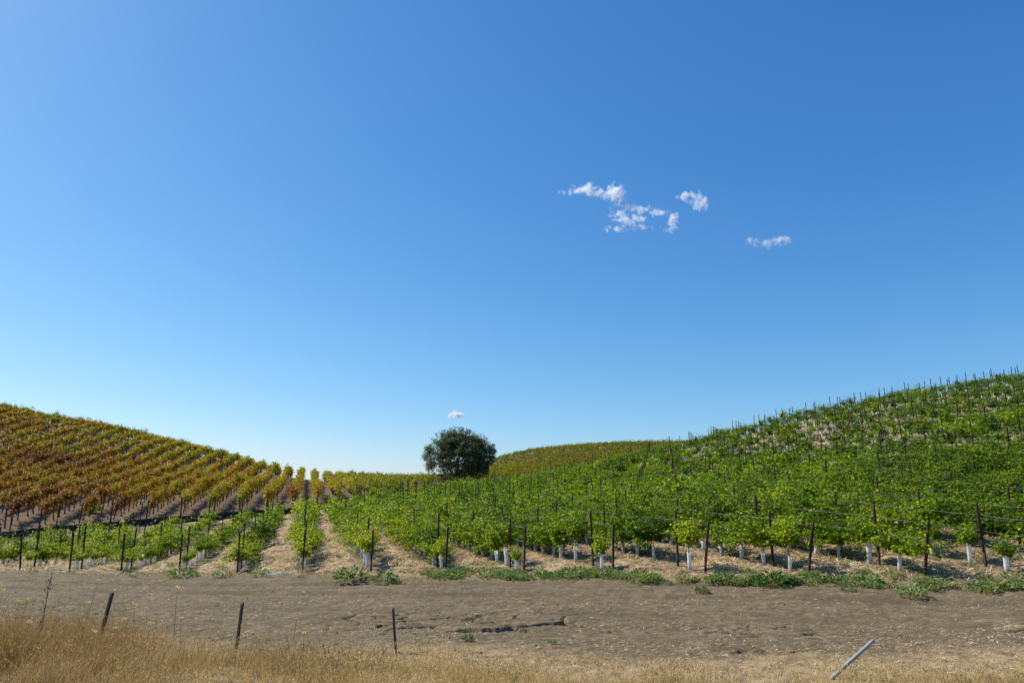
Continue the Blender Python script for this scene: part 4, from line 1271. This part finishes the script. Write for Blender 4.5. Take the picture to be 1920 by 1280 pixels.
# ------------------------------------------------------------------ clouds: real volumes two kilometres off
CLD = 2400.0
def cloud(blobs, label, dens, seed, nscale=.050, thr=.74):
    cx = sum(b[0] for b in blobs) / len(blobs); cy = sum(b[1] for b in blobs) / len(blobs)
    O = pix_at(cx, cy, CLD); loc = []; wts = []
    rng = np.random.default_rng(seed)
    for (px_, py_, rx, ry, *wt) in blobs:
        c = pix_at(px_, py_, CLD) - O
        ex = pix_at(px_ + rx, py_, CLD) - O - c; ez = pix_at(px_, py_ - ry, CLD) - O - c
        loc.append((c[0], rng.normal(0, 5), c[2], abs(ex[0]) * 1.35, max(abs(ez[2]) * 1.3, 14), abs(ez[2]) * 1.22)); wts.append(wt[0] if wt else 1.0)
    # hull: union of the swelling lobes, remeshed to one closed skin
    V, T, n = [], [], 0
    for (x, y, z, rx, ry, rz) in loc:
        th = np.linspace(0, math.pi, 10); ph = np.arange(16) / 16 * 2 * math.pi
        v = np.array([(math.sin(a) * math.cos(b), math.sin(a) * math.sin(b), math.cos(a)) for a in th for b in ph])
        V.append(v * np.array([rx, ry, rz]) * 1.0 + np.array([x, y, z]))
        T += [(n + i * 16 + j, n + i * 16 + (j + 1) % 16, n + (i + 1) * 16 + (j + 1) % 16, n + (i + 1) * 16 + j) for i in range(9) for j in range(16)]
        n += len(v)
    N = Nodes('cloud_vapour'); N.m.name = 'cloud_vapour'
    tc = N.n('ShaderNodeTexCoord').outputs['Object']
    wn_ = N.n('ShaderNodeTexNoise'); wn_.inputs['Scale'].default_value = nscale * .6; wn_.inputs['Detail'].default_value = 3; N.l(tc, wn_.inputs['Vector'])
    off = N.n('ShaderNodeVectorMath', operation='SUBTRACT'); N.l(wn_.outputs['Color'], off.inputs[0]); off.inputs[1].default_value = (.5, .5, .5)
    osc = N.n('ShaderNodeVectorMath', operation='SCALE'); N.l(off.outputs[0], osc.inputs[0]); osc.inputs['Scale'].default_value = 44.0
    co = N.n('ShaderNodeVectorMath', operation='ADD'); N.l(tc, co.inputs[0]); N.l(osc.outputs[0], co.inputs[1])
    cur = None
    for (x, y, z, rx, ry, rz), wt in zip(loc, wts):
        a = N.n('ShaderNodeVectorMath', operation='SUBTRACT'); N.l(co.outputs[0], a.inputs[0]); a.inputs[1].default_value = (x, y, z)
        b = N.n('ShaderNodeVectorMath', operation='DIVIDE'); N.l(a.outputs[0], b.inputs[0]); b.inputs[1].default_value = (rx, ry, rz)
        ln = N.n('ShaderNodeVectorMath', operation='LENGTH'); N.l(b.outputs[0], ln.inputs[0])
        d = N.math('MULTIPLY', N.math('SUBTRACT', 1.0, ln.outputs['Value'], True), wt)
        cur = d if cur is None else N.math('MAXIMUM', cur, d)
    nz = N.noise(nscale, 4, .6, tc)
    f = N.math('ADD', N.math('MULTIPLY', cur, 1.5), N.math('MULTIPLY', N.math('SUBTRACT', nz, .5), 3.9))
    f = N.math('MULTIPLY', N.math('SUBTRACT', f, thr), 1.1, True)
    edge = N.math('MULTIPLY', cur, 6.0, True)
    f = N.math('MULTIPLY', N.math('MULTIPLY', f, edge), dens)
    pv = N.n('ShaderNodeVolumePrincipled'); pv.inputs['Color'].default_value = (.99, .99, 1, 1); pv.inputs['Anisotropy'].default_value = .3
    N.l(f, pv.inputs['Density']); N.l(pv.outputs[0], N.out.inputs['Volume'])
    me = mesh_np('cloud_raw', np.concatenate(V), np.array(T), N.m)
    o = link('cloud', me, None, tuple(O))
    md = o.modifiers.new('union', 'REMESH'); md.mode = 'VOXEL'; md.voxel_size = 3.0
    bpy.context.view_layer.update()
    dg = bpy.context.evaluated_depsgraph_get()
    me2 = bpy.data.meshes.new_from_object(o.evaluated_get(dg)); o.modifiers.clear(); o.data = me2
    me2.name = 'cloud'
    if not me2.materials: me2.materials.append(N.m)
    tag(o, label, 'cloud')
    try: N.m.volume_intersection_method = 'ACCURATE'
    except Exception: pass
    return o
cloud([(1068, 360, 22, 7, .8), (1090, 358, 26, 9), (1105, 357, 20, 14, 1.15), (1130, 363, 34, 12), (1152, 362, 22, 17, 1.2), (1160, 374, 14, 9), (1172, 388, 30, 11, .96), (1160, 400, 26, 9, .96), (1205, 394, 40, 10, 1.02),
       (1190, 408, 44, 11, 1.02), (1192, 424, 40, 9, .9), (1215, 428, 20, 7, .8), (1160, 430, 36, 7, .94), (1238, 398, 22, 9, .94), (1262, 414, 13, 16, 1.0), (1256, 428, 20, 9, 1.02), (1138, 434, 10, 5, .94)], 'largest ragged white cloud, trailing down to the right', .085, 3)
cloud([(1283, 368, 18, 10), (1302, 372, 22, 14), (1317, 381, 18, 14), (1324, 388, 10, 9)], 'small white cloud puff just right of the largest cloud', .085, 5)
cloud([(1410, 453, 15, 9), (1437, 455, 22, 10), (1460, 451, 26, 12), (1474, 450, 14, 10)], 'thin wispy cloud lowest on the right', .045, 7)
cloud([(847, 778, 11, 5, 1.4), (855, 776, 11, 7, 1.5), (862, 778, 9, 4.5, 1.4)], 'tiny bright cloud above the lone oak', .2, 9)
